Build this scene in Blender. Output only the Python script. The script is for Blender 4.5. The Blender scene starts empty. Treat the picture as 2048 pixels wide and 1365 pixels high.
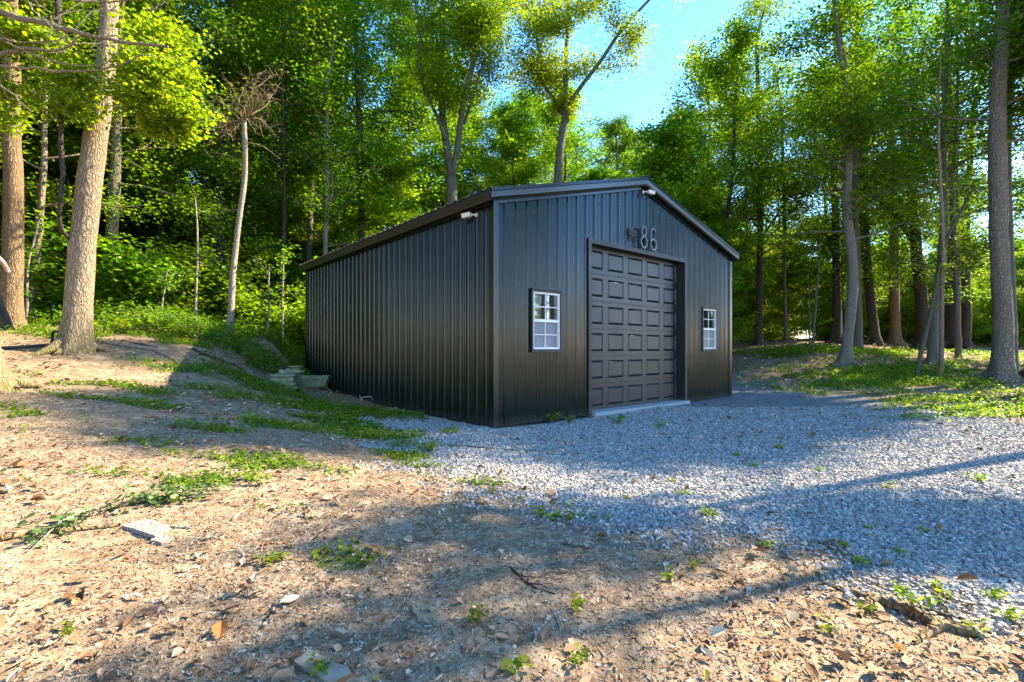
import bpy, math, random
import numpy as np
from math import radians as R, sin, cos, pi
from mathutils import Vector, Matrix

S = bpy.context.scene
COL = S.collection
# ------------------------------------------------------------------ camera, sky, sun, exposure
F = 979.0; EYE = 1.243; HOR = 697.0          # focal length in px of a 2048 px wide frame, eye height, horizon row
cam = bpy.data.objects.new('camera', bpy.data.cameras.new('camera')); COL.objects.link(cam)
cam.location = (0, 0, EYE); cam.rotation_euler = (R(90), 0, 0)
cam.data.sensor_width = 36; cam.data.lens = F/2048*36
cam.data.shift_y = (HOR-682.5)/2048
cam.data.clip_start = 0.05; cam.data.clip_end = 3000
S.camera = cam

SUN_AZ = math.atan2(0.37, 0.93)               # from +X towards +Y
SUN_EL = R(38)
W = bpy.data.worlds.new('World'); S.world = W; W.use_nodes = True
nt = W.node_tree; nt.nodes.clear()
sky = nt.nodes.new('ShaderNodeTexSky'); sky.sky_type = 'NISHITA'; sky.sun_disc = False
sky.sun_elevation = SUN_EL; sky.sun_rotation = pi/2 - SUN_AZ
sky.air_density = 1.0; sky.dust_density = 0.1; sky.ozone_density = 4.0; sky.altitude = 200
bg = nt.nodes.new('ShaderNodeBackground'); bg.inputs['Strength'].default_value = 0.15
wo = nt.nodes.new('ShaderNodeOutputWorld')
hsv = nt.nodes.new('ShaderNodeHueSaturation'); hsv.inputs['Saturation'].default_value = 1.27; nt.links.new(sky.outputs[0], hsv.inputs['Color']); tint = nt.nodes.new('ShaderNodeMix'); tint.data_type = 'RGBA'; tint.blend_type = 'MULTIPLY'; tint.inputs[0].default_value = 1; tint.inputs[7].default_value = (1.10, .84, .82, 1); nt.links.new(hsv.outputs[0], tint.inputs[6]); nt.links.new(tint.outputs[2], bg.inputs[0]); nt.links.new(bg.outputs[0], wo.inputs[0])
sl = bpy.data.lights.new('sun', 'SUN'); sl.energy = 3.7; sl.angle = R(0.6); sl.color = (1.0, 0.88, 0.64)
so = bpy.data.objects.new('sun', sl); COL.objects.link(so)
sdir = Vector((cos(SUN_EL)*cos(SUN_AZ), cos(SUN_EL)*sin(SUN_AZ), sin(SUN_EL)))
so.rotation_euler = sdir.to_track_quat('Z', 'Y').to_euler(); so.location = (20, 8, 20)
S.view_settings.view_transform = 'Standard'; S.view_settings.look = 'None'
S.view_settings.gamma = 1; S.view_settings.exposure = 2.7
try:
    S.cycles.max_bounces = 10; S.cycles.diffuse_bounces = 6; S.cycles.glossy_bounces = 3
    S.cycles.transmission_bounces = 5; S.cycles.transparent_max_bounces = 6
    S.cycles.sample_clamp_indirect = 6
except Exception: pass

# ------------------------------------------------------------------ helpers
rng = np.random.default_rng(7)
random.seed(7)
def px(x, y, d): return np.array([(x-1024)/F*d, d, EYE+(HOR-y)/F*d])

def _hash(ix, iy, s):
    h = (ix.astype(np.int64)*374761393 + iy.astype(np.int64)*668265263 + s*1442695041) & 0xffffffff
    h = ((h ^ (h >> 13))*1274126177) & 0xffffffff
    return ((h ^ (h >> 16)) & 0xffff)/65535.0
def vnoise(x, y, s=0):
    x = np.asarray(x, float); y = np.asarray(y, float)
    ix = np.floor(x); iy = np.floor(y); fx = x-ix; fy = y-iy
    fx = fx*fx*(3-2*fx); fy = fy*fy*(3-2*fy)
    a = _hash(ix, iy, s); b = _hash(ix+1, iy, s); c = _hash(ix, iy+1, s); d = _hash(ix+1, iy+1, s)
    return (a*(1-fx)+b*fx)*(1-fy)+(c*(1-fx)+d*fx)*fy
def fbm(x, y, s=0, o=4):
    r = 0; a = 0.5; t = 0
    for i in range(o):
        r = r+a*vnoise(x*2**i, y*2**i, s+i*17); t += a; a *= .5
    return r/t

class MB:
    def __init__(s): s.v = []; s.f = []; s.n = 0
    def add(s, v, f, m=0):
        v = np.asarray(v, float).reshape(-1, 3); f = np.asarray(f, np.int64)
        s.v.append(v); s.f.append((f+s.n, m)); s.n += len(v); return s
    def box(s, a, b, m=0):
        x0, y0, z0 = a; x1, y1, z1 = b
        v = [(x0,y0,z0),(x1,y0,z0),(x1,y1,z0),(x0,y1,z0),(x0,y0,z1),(x1,y0,z1),(x1,y1,z1),(x0,y1,z1)]
        return s.add(v, [(0,3,2,1),(4,5,6,7),(0,1,5,4),(1,2,6,5),(2,3,7,6),(3,0,4,7)], m)
    def obox(s, c, ax, ay, az, m=0):            # oriented box, half-axis vectors
        c, ax, ay, az = map(np.array, (c, ax, ay, az))
        v = [c-ax-ay-az, c+ax-ay-az, c+ax+ay-az, c-ax+ay-az, c-ax-ay+az, c+ax-ay+az, c+ax+ay+az, c-ax+ay+az]
        return s.add(v, [(0,3,2,1),(4,5,6,7),(0,1,5,4),(1,2,6,5),(2,3,7,6),(3,0,4,7)], m)
    def quad(s, a, b, c, d, m=0): return s.add([a, b, c, d], [(0,1,2,3)], m)
    def prism(s, pts, ext, m=0):                # polygon extruded by a vector
        p = np.array(pts, float); n = len(p); e = np.array(ext, float)
        v = np.vstack([p, p+e]); s.add(v, [(i, (i+1) % n, n+(i+1) % n, n+i) for i in range(n)], m)
        s.v.append(v[:0]); base = s.n-2*n
        s.f.append((np.array([list(range(n))[::-1]])+base, m)); s.f.append((np.array([list(range(n, 2*n))])+base, m)); return s
    def tube(s, P, r, k=8, m=0, cap=True, wob=0.0, seed=0, flare=None):
        P = np.asarray(P, float); n = len(P); r = np.broadcast_to(np.asarray(r, float), (n,))
        T = np.gradient(P, axis=0); T /= np.linalg.norm(T, axis=1)[:, None]+1e-9
        ref = np.array([0.0, 1, 0.02]) if abs(T[0][1]) < .9 else np.array([1.0, 0, 0.03])
        A = np.cross(T, ref); A /= np.linalg.norm(A, axis=1)[:, None]+1e-9
        B = np.cross(T, A)
        th = np.linspace(0, 2*pi, k, endpoint=False)
        rr = np.repeat(r[:, None], k, 1)
        if wob:
            z = np.arange(n)[:, None]*.35
            rr = rr*(1+wob*(2*vnoise(np.cos(th)[None]*2.2+seed, np.sin(th)[None]*2.2+z, seed)-1)+wob*.5*(2*vnoise(np.cos(th)[None]*6+seed, np.sin(th)[None]*6+z*2, seed+5)-1))
        if flare is not None:
            rr = rr*(1+flare[:, None]*(0.55+.45*np.cos(th*5+seed)[None]))
        V = P[:, None]+rr[..., None]*(np.cos(th)[None, :, None]*A[:, None]+np.sin(th)[None, :, None]*B[:, None])
        i = np.arange(n-1)[:, None]*k; j = np.arange(k)[None]; j2 = (j+1) % k
        f = np.stack([i+j, i+j2, i+k+j2, i+k+j], -1).reshape(-1, 4)
        s.add(V.reshape(-1, 3), f, m)
        if cap:
            b = s.n-n*k
            s.f.append((np.array([list(range(b, b+k))]), m)); s.f.append((np.array([list(range(b+(n-1)*k, b+n*k))[::-1]]), m))
        return s
    def lathe(s, prof, c=(0,0,0), k=24, m=0):
        prof = np.array(prof, float); P = []
        th = np.linspace(0, 2*pi, k, endpoint=False)
        V = np.stack([prof[:, 0][:, None]*np.cos(th)+c[0], prof[:, 0][:, None]*np.sin(th)+c[1], np.repeat(prof[:, 1][:, None], k, 1)+c[2]], -1)
        n = len(prof); i = np.arange(n-1)[:, None]*k; j = np.arange(k)[None]; j2 = (j+1) % k
        return s.add(V.reshape(-1, 3), np.stack([i+j, i+j2, i+k+j2, i+k+j], -1).reshape(-1, 4), m)
    def mesh(s, name, mats, smooth=False):
        me = bpy.data.meshes.new(name)
        V = np.vstack(s.v) if s.v else np.zeros((0, 3))
        me.vertices.add(len(V)); me.vertices.foreach_set('co', V.astype(np.float32).ravel())
        nl = sum(f.size for f, _ in s.f); nf = sum(len(f) for f, _ in s.f)
        me.loops.add(nl); me.polygons.add(nf)
        me.loops.foreach_set('vertex_index', np.concatenate([f.ravel() for f, _ in s.f]).astype(np.int32))
        cnt = np.concatenate([np.full(len(f), f.shape[1]) for f, _ in s.f])
        me.polygons.foreach_set('loop_start', np.concatenate([[0], np.cumsum(cnt)[:-1]]).astype(np.int32))
        me.polygons.foreach_set('material_index', np.concatenate([np.full(len(f), m) for f, m in s.f]).astype(np.int32))
        me.polygons.foreach_set('use_smooth', np.full(nf, smooth))
        for m in (mats if isinstance(mats, (list, tuple)) else [mats]): me.materials.append(m)
        me.update(calc_edges=True); me.validate(); return me
    def build(s, name, mats, parent=None, smooth=False):
        o = bpy.data.objects.new(name, s.mesh(name, mats, smooth)); COL.objects.link(o)
        if parent: o.parent = parent
        return o

def tag(o, label=None, cat=None, group=None, kind=None):
    if label: o['label'] = label
    if cat: o['category'] = cat
    if group: o['group'] = group
    if kind: o['kind'] = kind
    return o
def empty(name, loc=(0,0,0), rz=0.0):
    o = bpy.data.objects.new(name, None); COL.objects.link(o); o.location = loc; o.rotation_euler = (0, 0, rz)
    o.empty_display_size = .2; return o
def copy_tree(o, parent=None):
    c = o.copy(); COL.objects.link(c)
    if parent: c.parent = parent
    for ch in list(o.children): copy_tree(ch, c)
    return c

# ------------------------------------------------------------------ materials
class NT:
    def __init__(s, name):
        s.m = bpy.data.materials.new(name); s.m.use_nodes = True; s.t = s.m.node_tree; s.t.nodes.clear()
        s.out = s.n('ShaderNodeOutputMaterial')
    def n(s, ty, **k):
        a = s.t.nodes.new(ty)
        for q, v in k.items(): setattr(a, q, v)
        return a
    def l(s, a, b): s.t.links.new(a, b)
    def coord(s, scale=(1,1,1), kind='Object'):
        c = s.n('ShaderNodeTexCoord'); mp = s.n('ShaderNodeMapping'); mp.inputs['Scale'].default_value = scale
        s.l(c.outputs[kind], mp.inputs[0]); return mp.outputs[0]
    def noise(s, vec, scale, det=4, rough=.55, dist=0):
        a = s.n('ShaderNodeTexNoise'); a.inputs['Scale'].default_value = scale; a.inputs['Detail'].default_value = det
        a.inputs['Roughness'].default_value = rough; a.inputs['Distortion'].default_value = dist
        if vec is not None: s.l(vec, a.inputs['Vector'])
        return a.outputs['Fac']
    def voro(s, vec, scale, feat='F1', out='Distance'):
        a = s.n('ShaderNodeTexVoronoi'); a.feature = feat; a.inputs['Scale'].default_value = scale; s.l(vec, a.inputs['Vector'])
        return a.outputs[out]
    def ramp(s, fac, stops, interp='LINEAR'):
        a = s.n('ShaderNodeValToRGB'); a.color_ramp.interpolation = interp
        e = a.color_ramp.elements
        while len(e) < len(stops): e.new(.5)
        for i, (p, c) in enumerate(stops):
            e[i].position = p; e[i].color = (*c, 1) if len(c) == 3 else c
        s.l(fac, a.inputs[0]); return a.outputs[0]
    def mix(s, fac, a, b, mode='MIX'):
        m = s.n('ShaderNodeMix'); m.data_type = 'RGBA'; m.blend_type = mode
        if hasattr(fac, 'links'): s.l(fac, m.inputs[0])
        else: m.inputs[0].default_value = fac
        for v, i in ((a, 6), (b, 7)):
            if hasattr(v, 'links'): s.l(v, m.inputs[i])
            else: m.inputs[i].default_value = (*v, 1)
        return m.outputs[2]
    def math(s, op, a, b=None, c=None, clamp=False):
        m = s.n('ShaderNodeMath'); m.operation = op; m.use_clamp = clamp
        for i, v in enumerate((a, b, c)):
            if v is None: continue
            if hasattr(v, 'links'): s.l(v, m.inputs[i])
            else: m.inputs[i].default_value = v
        return m.outputs[0]
    def bump(s, h, strength=.5, dist=.02, nrm=None):
        b = s.n('ShaderNodeBump'); b.inputs['Strength'].default_value = strength; b.inputs['Distance'].default_value = dist
        s.l(h, b.inputs['Height'])
        if nrm: s.l(nrm, b.inputs['Normal'])
        return b.outputs[0]
    def pbr(s, col, rough=.7, spec=.5, metal=0.0, bump=None, **k):
        p = s.n('ShaderNodeBsdfPrincipled')
        for v, i in ((col, 'Base Color'), (rough, 'Roughness'), (spec, 'Specular IOR Level'), (metal, 'Metallic')):
            if hasattr(v, 'links'): s.l(v, p.inputs[i])
            else: p.inputs[i].default_value = (*v, 1) if isinstance(v, tuple) else v
        for q, v in k.items(): p.inputs[q.replace('_', ' ')].default_value = v
        if bump: s.l(bump, p.inputs['Normal'])
        s.l(p.outputs[0], s.out.inputs[0]); return p

def mat_simple(name, col, rough=.6, spec=.5, metal=0, var=.15, scale=8, bump=.0, **k):
    t = NT(name); c = t.coord()
    n = t.noise(c, scale, 5)
    colr = t.mix(1.0, col, t.ramp(n, [(0.25, (1-var,)*3), (.75, (1+var,)*3)]), 'MULTIPLY')
    b = t.bump(n, bump, .01) if bump else None
    t.pbr(colr, rough, spec, metal, b, **k); return t.m

def mat_leaf(name, cols, trans=.5, rough=.45, bright=1.0):
    t = NT(name)
    g = t.n('ShaderNodeNewGeometry'); oi = t.n('ShaderNodeObjectInfo')
    col = t.ramp(g.outputs['Random Per Island'], [(i/(len(cols)-1), c) for i, c in enumerate(cols)])
    # every tree a slightly different green
    hs = t.n('ShaderNodeHueSaturation'); t.l(col, hs.inputs['Color'])
    t.l(t.math('MULTIPLY_ADD', oi.outputs['Random'], .035, .4825), hs.inputs['Hue'])
    t.l(t.math('MULTIPLY_ADD', oi.outputs['Random'], .35, .85), hs.inputs['Value'])
    p = t.n('ShaderNodeBsdfPrincipled'); t.l(hs.outputs[0], p.inputs['Base Color']); p.inputs['Roughness'].default_value = rough
    p.inputs['Specular IOR Level'].default_value = .35
    tr = t.n('ShaderNodeBsdfTranslucent')
    tc = t.mix(1.0, hs.outputs[0], (1.75, 1.8, .5), 'MULTIPLY'); t.l(tc, tr.inputs[0])
    mx = t.n('ShaderNodeMixShader'); mx.inputs[0].default_value = trans
    t.l(p.outputs[0], mx.inputs[1]); t.l(tr.outputs[0], mx.inputs[2]); t.l(mx.outputs[0], t.out.inputs[0])
    return t.m

def mat_bark(name, dark, light, sc=1.0, moss=0.0, ring=False, bumpd=.03):
    t = NT(name)
    c = t.coord((sc, sc, sc*.22)); c1 = t.coord((sc, sc, sc))
    nz = t.n('ShaderNodeTexNoise'); nz.inputs['Scale'].default_value = 7; t.l(c1, nz.inputs['Vector'])
    vm = t.n('ShaderNodeVectorMath'); vm.operation = 'MULTIPLY_ADD'; t.l(nz.outputs['Color'], vm.inputs[0]); vm.inputs[1].default_value = (.09, .09, .12); t.l(c, vm.inputs[2])
    v = t.voro(vm.outputs[0], 22, 'DISTANCE_TO_EDGE')
    crack = t.ramp(v, [(0.0, (0,)*3), (.28, (1,)*3)])
    n = t.noise(c1, 14, 6, .65); big = t.noise(c1, 1.6, 3)
    h = t.math('ADD', t.math('MULTIPLY', crack, .7), t.math('MULTIPLY', n, .6))
    col = t.mix(t.math('MULTIPLY', h, .8, clamp=True), dark, light)
    col = t.mix(t.ramp(big, [(.4, (0,)*3), (.65, (.45,)*3)]), col, tuple(x*.62 for x in light))
    if ring:
        w = t.n('ShaderNodeTexWave'); w.wave_type = 'BANDS'; w.bands_direction = 'Z'; w.inputs['Scale'].default_value = 3.2
        w.inputs['Distortion'].default_value = 6; w.inputs['Detail'].default_value = 3; w.inputs['Detail Scale'].default_value = 2; t.l(c1, w.inputs['Vector'])
        col = t.mix(t.ramp(w.outputs['Fac'], [(.0, (.55,)*3), (.12, (0,)*3)]), col, dark)
    if moss:
        sx = t.n('ShaderNodeSeparateXYZ'); cc = t.n('ShaderNodeTexCoord'); t.l(cc.outputs['Object'], sx.inputs[0])
        mz = t.math('MULTIPLY', t.ramp(sx.outputs['Z'], [(0.0, (1,)*3), (.62, (0,)*3)]), t.ramp(n, [(.35, (0,)*3), (.6, (1,)*3)]))
        col = t.mix(t.math('MULTIPLY', mz, moss), col, (.13, .12, .02))
    t.pbr(col, .9, .2, 0, t.bump(h, .9, bumpd)); return t.m

# ------------------------------------------------------------------ garage frame
C0 = np.array([-.2834, 7.7]); U = np.array([.763, .646]); U = U/np.linalg.norm(U); V_ = np.array([-U[1], U[0]])
GW, GL = 7.81, 9.03
GA = math.atan2(U[1], U[0])
def gw(s, t): p = C0+U*s+V_*t; return p       # garage local -> world

# ------------------------------------------------------------------ traced trees: (name, label, base (px, py, depth), pts [(px,py)...], widths px, extras)
T_ = []
def TR(name, label, d, pts, w, limbs=(), bark='grey', crown='high', top=14, cat='tree', **k):
    T_.append(dict(name=name, label=label, d=d, pts=pts, w=w, limbs=limbs, bark=bark, crown=crown, top=top, cat=cat, **k))
TR('broadleaf_tree', 'big leaning tree with rough tan bark and mossy foot on the bare bank at left', 9.2,
   [(150,700),(152,680),(158,600),(172,480),(190,340),(204,250),(217,130),(228,0),(236,-150)], [62,56,51,47,43,40,35,31,27], bark='tan', crown='high', top=19, moss=1, seed=3)
TR('broadleaf_tree', 'thick ridged trunk lit orange at the left edge behind the blue tarp', 11.5,
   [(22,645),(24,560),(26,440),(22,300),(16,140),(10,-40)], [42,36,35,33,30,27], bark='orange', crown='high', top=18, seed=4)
TR('broadleaf_tree', 'slim pale trunk standing right behind the thick orange trunk at the left', 14,
   [(60,640),(66,560),(75,440),(85,330),(92,200),(100,60)], [15,14,13,12,10,8], bark='tan', crown='mid', top=13, seed=5)
TR('broadleaf_tree', 'straight mossy trunk in the shade just right of the big leaning tree', 15,
   [(222,652),(222,560),(226,450),(232,330),(236,200),(240,60)], [27,24,22,20,17,14], bark='mossy', crown='mid', top=17, seed=6)
TR('broadleaf_tree', 'dark forked tree in the left woods behind the dead snag', 19,
   [(442,640),(440,540),(436,420),(440,350)], [26,23,21,19], bark='dark', crown='high', top=16, seed=7,
   limbs=([(440,350),(432,280),(428,180),(420,40)], [(440,350),(455,300),(470,220),(478,80)], [(438,480),(410,430),(370,370),(345,330)]), lw=[13,12,9])
TR('broadleaf_tree', 'thin dark tree rising halfway between dead snag and the garage corner', 20,
   [(560,640),(562,560),(566,470),(568,370),(564,240),(560,90)], [11,10,9,8,7,6], bark='dark', crown='high', top=15, seed=8)
TR('broadleaf_tree', 'pale slim trunk rising over the left end of the garage roof', 21,
   [(648,640),(650,560),(652,470),(656,380),(652,300),(655,150)], [12,11,10,9,8,6], bark='pale', crown='mid', top=14, seed=9)
TR('broadleaf_tree', 'dark trunk behind the roof between the pale slim trunk and the forked tree', 23,
   [(722,640),(722,540),(724,440),(720,330),(716,200),(710,60)], [17,16,15,13,11,9], bark='dark', crown='high', top=16, seed=10)
TR('broadleaf_tree', 'tall forked grey tree above the garage roof, left of the sky gap', 24,
   [(908,640),(907,520),(905,430),(903,350)], [30,27,25,23], bark='greenish', crown='fork', top=16, seed=11,
   limbs=([(903,350),(893,290),(882,220),(878,140),(882,60),(880,-30)], [(905,345),(918,300),(922,240),(935,190),(955,110),(972,40),(985,-30)], [(891,280),(872,225),(850,190),(842,150),(852,90),(836,20)], [(928,250),(948,190),(975,120),(995,50),(1010,-10)]), lw=[17,14,7,6], fol=1.0)
TR('broadleaf_tree', 'tree forking into three limbs above the front gable, leaves lit yellow green', 25,
   [(1114,640),(1114,520),(1114,420),(1117,340),(1122,280),(1132,238)], [24,22,20,19,18,17], bark='greenish', crown='fork', top=16, seed=12,
   limbs=([(1132,238),(1112,195),(1085,150),(1062,115),(1048,80)], [(1092,160),(1082,100),(1075,50),(1070,-10)], [(1132,238),(1132,170),(1134,100),(1138,40),(1142,-40)], [(1134,215),(1165,170),(1200,130),(1235,75),(1275,35),(1315,-5)], [(1136,232),(1150,210),(1152,200)]), lw=[10,8,11,9,5], fol=1.0)
TR('broadleaf_tree', 'straight dark trunk nearest to the right corner of the garage', 27,
   [(1516,692),(1518,640),(1520,540),(1520,440),(1521,330),(1517,200),(1512,80)], [17,14,13,12,12,10,8], bark='dark', crown='mid', top=15, seed=13,
   limbs=([(1520,470),(1508,400),(1498,320),(1490,230)], [(1521,480),(1545,430),(1570,380)]), lw=[6,5])
TR('broadleaf_tree', 'slender straight trunk second from the right corner of the garage', 28,
   [(1573,681),(1571,620),(1568,540),(1569,450),(1566,350),(1562,200)], [9,8,7.5,7,6,5], bark='greenish', crown='mid', top=13, seed=14)
TR('sapling', 'thin sapling with a few leaves standing in front of the darker woods', 20,
   [(1624,706),(1628,650),(1633,580),(1637,520),(1640,450)], [6,5,5,4,3], bark='greenish', crown='tiny', top=0, seed=15)
TR('sapling', 'thinnest bare sapling left of the leafy sapling in the woods', 22,
   [(1619,692),(1619,650),(1619,600),(1616,540)], [3.5,3.2,3,2], bark='greenish', crown='tiny', top=0, seed=16)
TR('broadleaf_tree', 'grey wavy trunk at the centre of the right woods, bent near the middle', 17.7,
   [(1690,729),(1693,700),(1700,640),(1707,560),(1704,500),(1695,450),(1692,400),(1697,320),(1698,240),(1691,165)], [31,23,21,20,20,19,18,17,16,14], bark='speck', crown='high', top=15, seed=17,
   limbs=([(1691,165),(1676,130),(1662,80),(1655,30),(1650,-40)], [(1694,170),(1698,110),(1700,60),(1697,-30)], [(1697,325),(1670,300),(1645,275),(1630,250)]), lw=[9,10,5])
TR('broadleaf_tree', 'straight trunk close behind the grey wavy trunk', 23,
   [(1712,700),(1716,650),(1714,580),(1709,450),(1711,300),(1714,150),(1716,0)], [22,17,15,14,13,11,9], bark='grey', crown='high', top=15, seed=18)
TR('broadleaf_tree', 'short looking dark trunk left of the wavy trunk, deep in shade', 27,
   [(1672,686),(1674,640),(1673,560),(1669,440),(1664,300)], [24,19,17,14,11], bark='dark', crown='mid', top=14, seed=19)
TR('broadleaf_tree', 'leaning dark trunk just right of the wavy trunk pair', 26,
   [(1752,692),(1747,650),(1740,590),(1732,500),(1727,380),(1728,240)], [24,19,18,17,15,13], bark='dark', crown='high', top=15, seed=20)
TR('broadleaf_tree', 'dark flared trunk with a sunlit right edge in the right woods', 28,
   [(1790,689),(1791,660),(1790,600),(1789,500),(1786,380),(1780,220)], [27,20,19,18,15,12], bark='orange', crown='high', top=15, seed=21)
TR('broadleaf_tree', 'big dark tree with a long limb reaching up left over the right woods', 23.5,
   [(1842,699),(1846,670),(1844,620),(1838,560),(1830,500),(1828,440)], [33,27,25,23,21,18], bark='dark', crown='high', top=15, seed=22,
   limbs=([(1830,485),(1800,430),(1775,395),(1752,370),(1738,330),(1735,290)], [(1828,445),(1815,400),(1800,340),(1795,270),(1790,190),(1800,110)], [(1828,440),(1830,380),(1826,300),(1822,200),(1830,60)], [(1808,410),(1790,370),(1765,345),(1730,335)]), lw=[13,12,14,8])
TR('sapling', 'leaning slim trunk crossing in front of the big dark tree at right', 15.5,
   [(1831,756),(1838,720),(1852,670),(1868,600),(1880,530),(1895,470),(1925,420),(1950,370)], [10,9,8.5,8,7.5,7,6,4], bark='greenish', crown='tiny', top=0, seed=23)
TR('broadleaf_tree', 'pale grey trunk behind the crossing slim trunks at right', 18,
   [(1867,729),(1866,690),(1870,640),(1878,580),(1884,500),(1890,400),(1886,280),(1890,120)], [24,20,19,18,16,14,12,9], bark='speck', crown='high', top=15, seed=24)
TR('sapling', 'upright slim trunk with one leafy twig beside the leaning slim trunk', 15.6,
   [(1876,752),(1880,720),(1879,640),(1877,560),(1876,470),(1870,360),(1866,220),(1870,100)], [11,8.5,8,8,7.5,7,5,3], bark='tan', crown='tiny', top=0, seed=25)
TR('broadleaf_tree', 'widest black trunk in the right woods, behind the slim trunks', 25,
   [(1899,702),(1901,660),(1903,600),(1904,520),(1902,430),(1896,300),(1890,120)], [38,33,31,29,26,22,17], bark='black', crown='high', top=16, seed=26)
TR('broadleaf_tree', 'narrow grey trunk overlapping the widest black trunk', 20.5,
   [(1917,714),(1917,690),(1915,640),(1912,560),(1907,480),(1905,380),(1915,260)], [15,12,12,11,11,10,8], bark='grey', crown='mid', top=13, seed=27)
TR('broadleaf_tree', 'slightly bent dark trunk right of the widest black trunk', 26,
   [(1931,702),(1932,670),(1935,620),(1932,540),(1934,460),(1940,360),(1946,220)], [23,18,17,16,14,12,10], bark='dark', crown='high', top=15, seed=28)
TR('broadleaf_tree', 'tall ringed grey trunk with a wide root flare near the right edge', 14.6,
   [(2003,762),(2004,745),(2005,715),(2005,650),(2003,560),(1999,450),(1996,330),(1999,200),(2006,100),(2010,-20),(2012,-140)], [54,44,37,35,34,33,32,29,26,23,21], bark='ring', crown='high', top=17, seed=29)
TR('broadleaf_tree', 'tree at the right edge showing only a dark curved root', 14.3,
   [(2090,768),(2092,745),(2095,700),(2100,560),(2105,400),(2108,200),(2110,0)], [66,52,44,40,36,30,24], bark='dark', crown='high', top=17, seed=30)
TR('broadleaf_tree', 'tree just past the left edge whose bare dead boughs reach across the top', 6.0,
   [(-32,775),(-36,750),(-42,690),(-60,560),(-80,400),(-95,200),(-105,20),(-110,-200)], [92,74,62,56,50,46,42,36], bark='tan', crown='highonly', top=17, seed=31)

for q_, (lb_, d_, p_, w_) in enumerate((
   ('pale thin stem left of the dead snag, bare below', 13.3, [(391,652),(393,590),(397,520),(395,450),(390,385)], [5.5,5,4.5,4,3]),
   ('crooked pale stem between the orange trunk and the big leaning tree', 12, [(46,655),(50,610),(52,560),(51,520),(62,480),(72,430)], [7,6,6,5.5,5,4]),
   ('short forked thin stem in the shade right of the big leaning tree', 13.5, [(322,652),(325,600),(330,560),(338,520)], [4,3.5,3,2.5]),
   ('thin sunlit stem just right of the dead snag foot', 14, [(534,662),(535,620),(533,580),(536,530)], [4,4,3.5,3]),
   ('slim stem standing left of the garage back corner', 15.5, [(566,650),(564,600),(566,560),(568,500)], [5,4.5,4,3]))):
    TR('sapling', lb_, d_, p_, w_, bark='pale', crown='tiny', top=0, seed=60+q_)
# ------------------------------------------------------------------ ground height
ctrl = [(-.28,7.7,0),(5.68,12.75,0),(2.7,10.2,0),(0,5.5,0),(3,6,0),(6,9,0),(7.6,12,.02),(3,3.5,0),(5,4,0),(8,6,0),(7.2,9,0),(1.5,4.2,0),
 (0,1.2,.04),(0,0,.03),(2,1.5,.02),(1,2.5,.05),(-1,2.5,.14),(-.47,3.7,.10),(-1.97,5,.22),(-1,4.4,.13),(-1.0,5.6,.0),(-1.8,6.4,.03),(-3,3,.30),(-3,5,.38),(-5,5,.55),(-4,7,.42),(-5,3,.45),
 (-1.5,8.6,0),(-2.5,9.6,.03),(-3.5,10,.08),(-4,12.1,.1),(-5,11,.3),(-6.12,14.6,.36),(-.15,19.6,.6),(5,16,.1),(-5.2,13.6,.2),(-5.6,12.2,.3),(-6.2,8.0,.75),(-9.5,8.4,1.2),(-7.1,11,1.3),
 (-6.4,15.2,.62),(-8.0,14,1.2),(-8.6,20,1.9),(-10.3,14,1.84),(-12.3,12,1.76),(-7.3,7,.86),
 (-10,25,2.6),(0,25,1.6),(-15,40,3.5),(0,40,2.5),(10,40,2.2),(8.0,16.7,.12),(10,10,.08),(12,12,.15),(25,20,.6),(30,35,1.6),(20,8,.2),(20,0,0),(10,0,0),(0,-10,0),(-10,-5,.5),(-20,5,2.0),
 (-25,20,2.8),(40,60,2.4),(0,70,3),(-40,60,4),(60,0,.2),(-60,0,3.5),(60,60,2.5),(0,-60,0),(9.5,20,.6),(8,24,.95),(10,30,1.5)]
for t in T_:
    b = px(t['pts'][0][0], t['pts'][0][1], t['d'])
    if t['pts'][0][1] > 650: ctrl.append((b[0], b[1], b[2]))
ctrl = np.array(ctrl)
keep = [0]
for i in range(1, len(ctrl)):
    if min(np.hypot(*(ctrl[keep, :2]-ctrl[i, :2]).T)) > .75: keep.append(i)
ctrl = ctrl[keep]
def _phi(r): return r*1.0
A = _phi(np.hypot(ctrl[:, None, 0]-ctrl[None, :, 0], ctrl[:, None, 1]-ctrl[None, :, 1]))-np.eye(len(ctrl))*.12
Pm = np.c_[np.ones(len(ctrl)), ctrl[:, :2]]
M = np.block([[A, Pm], [Pm.T, np.zeros((3, 3))]])
coef = np.linalg.solve(M, np.r_[ctrl[:, 2], 0, 0, 0])
def Hs(x, y):
    x = np.clip(np.asarray(x, float), -60, 62); y = np.clip(np.asarray(y, float), -60, 70)
    sh = x.shape; x = x.ravel(); y = y.ravel(); z = np.empty(len(x))
    for a in range(0, len(x), 40000):
        xx = x[a:a+40000]; yy = y[a:a+40000]
        z[a:a+40000] = _phi(np.hypot(xx[:, None]-ctrl[:, 0], yy[:, None]-ctrl[:, 1]))@coef[:-3]+coef[-3]+coef[-2]*xx+coef[-1]*yy
    return z.reshape(sh)
GP = np.array([(-2.4,9.0),(-1.9,7.6),(-1.45,6.6),(-1.2,5.3),(-.54,4.35),(.1,3.9),(.64,3.55),(1.1,3.3),(1.5,3.06),(1.8,2.8),(2.15,2.5),(2.4,2.2),(3,1.6),(6,.3),(40,-8),(40,3),(14,5),(9.9,6.4),(8.4,8.2),(8.4,12),(7.9,16.7),(5,17),(0,14)])
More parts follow.
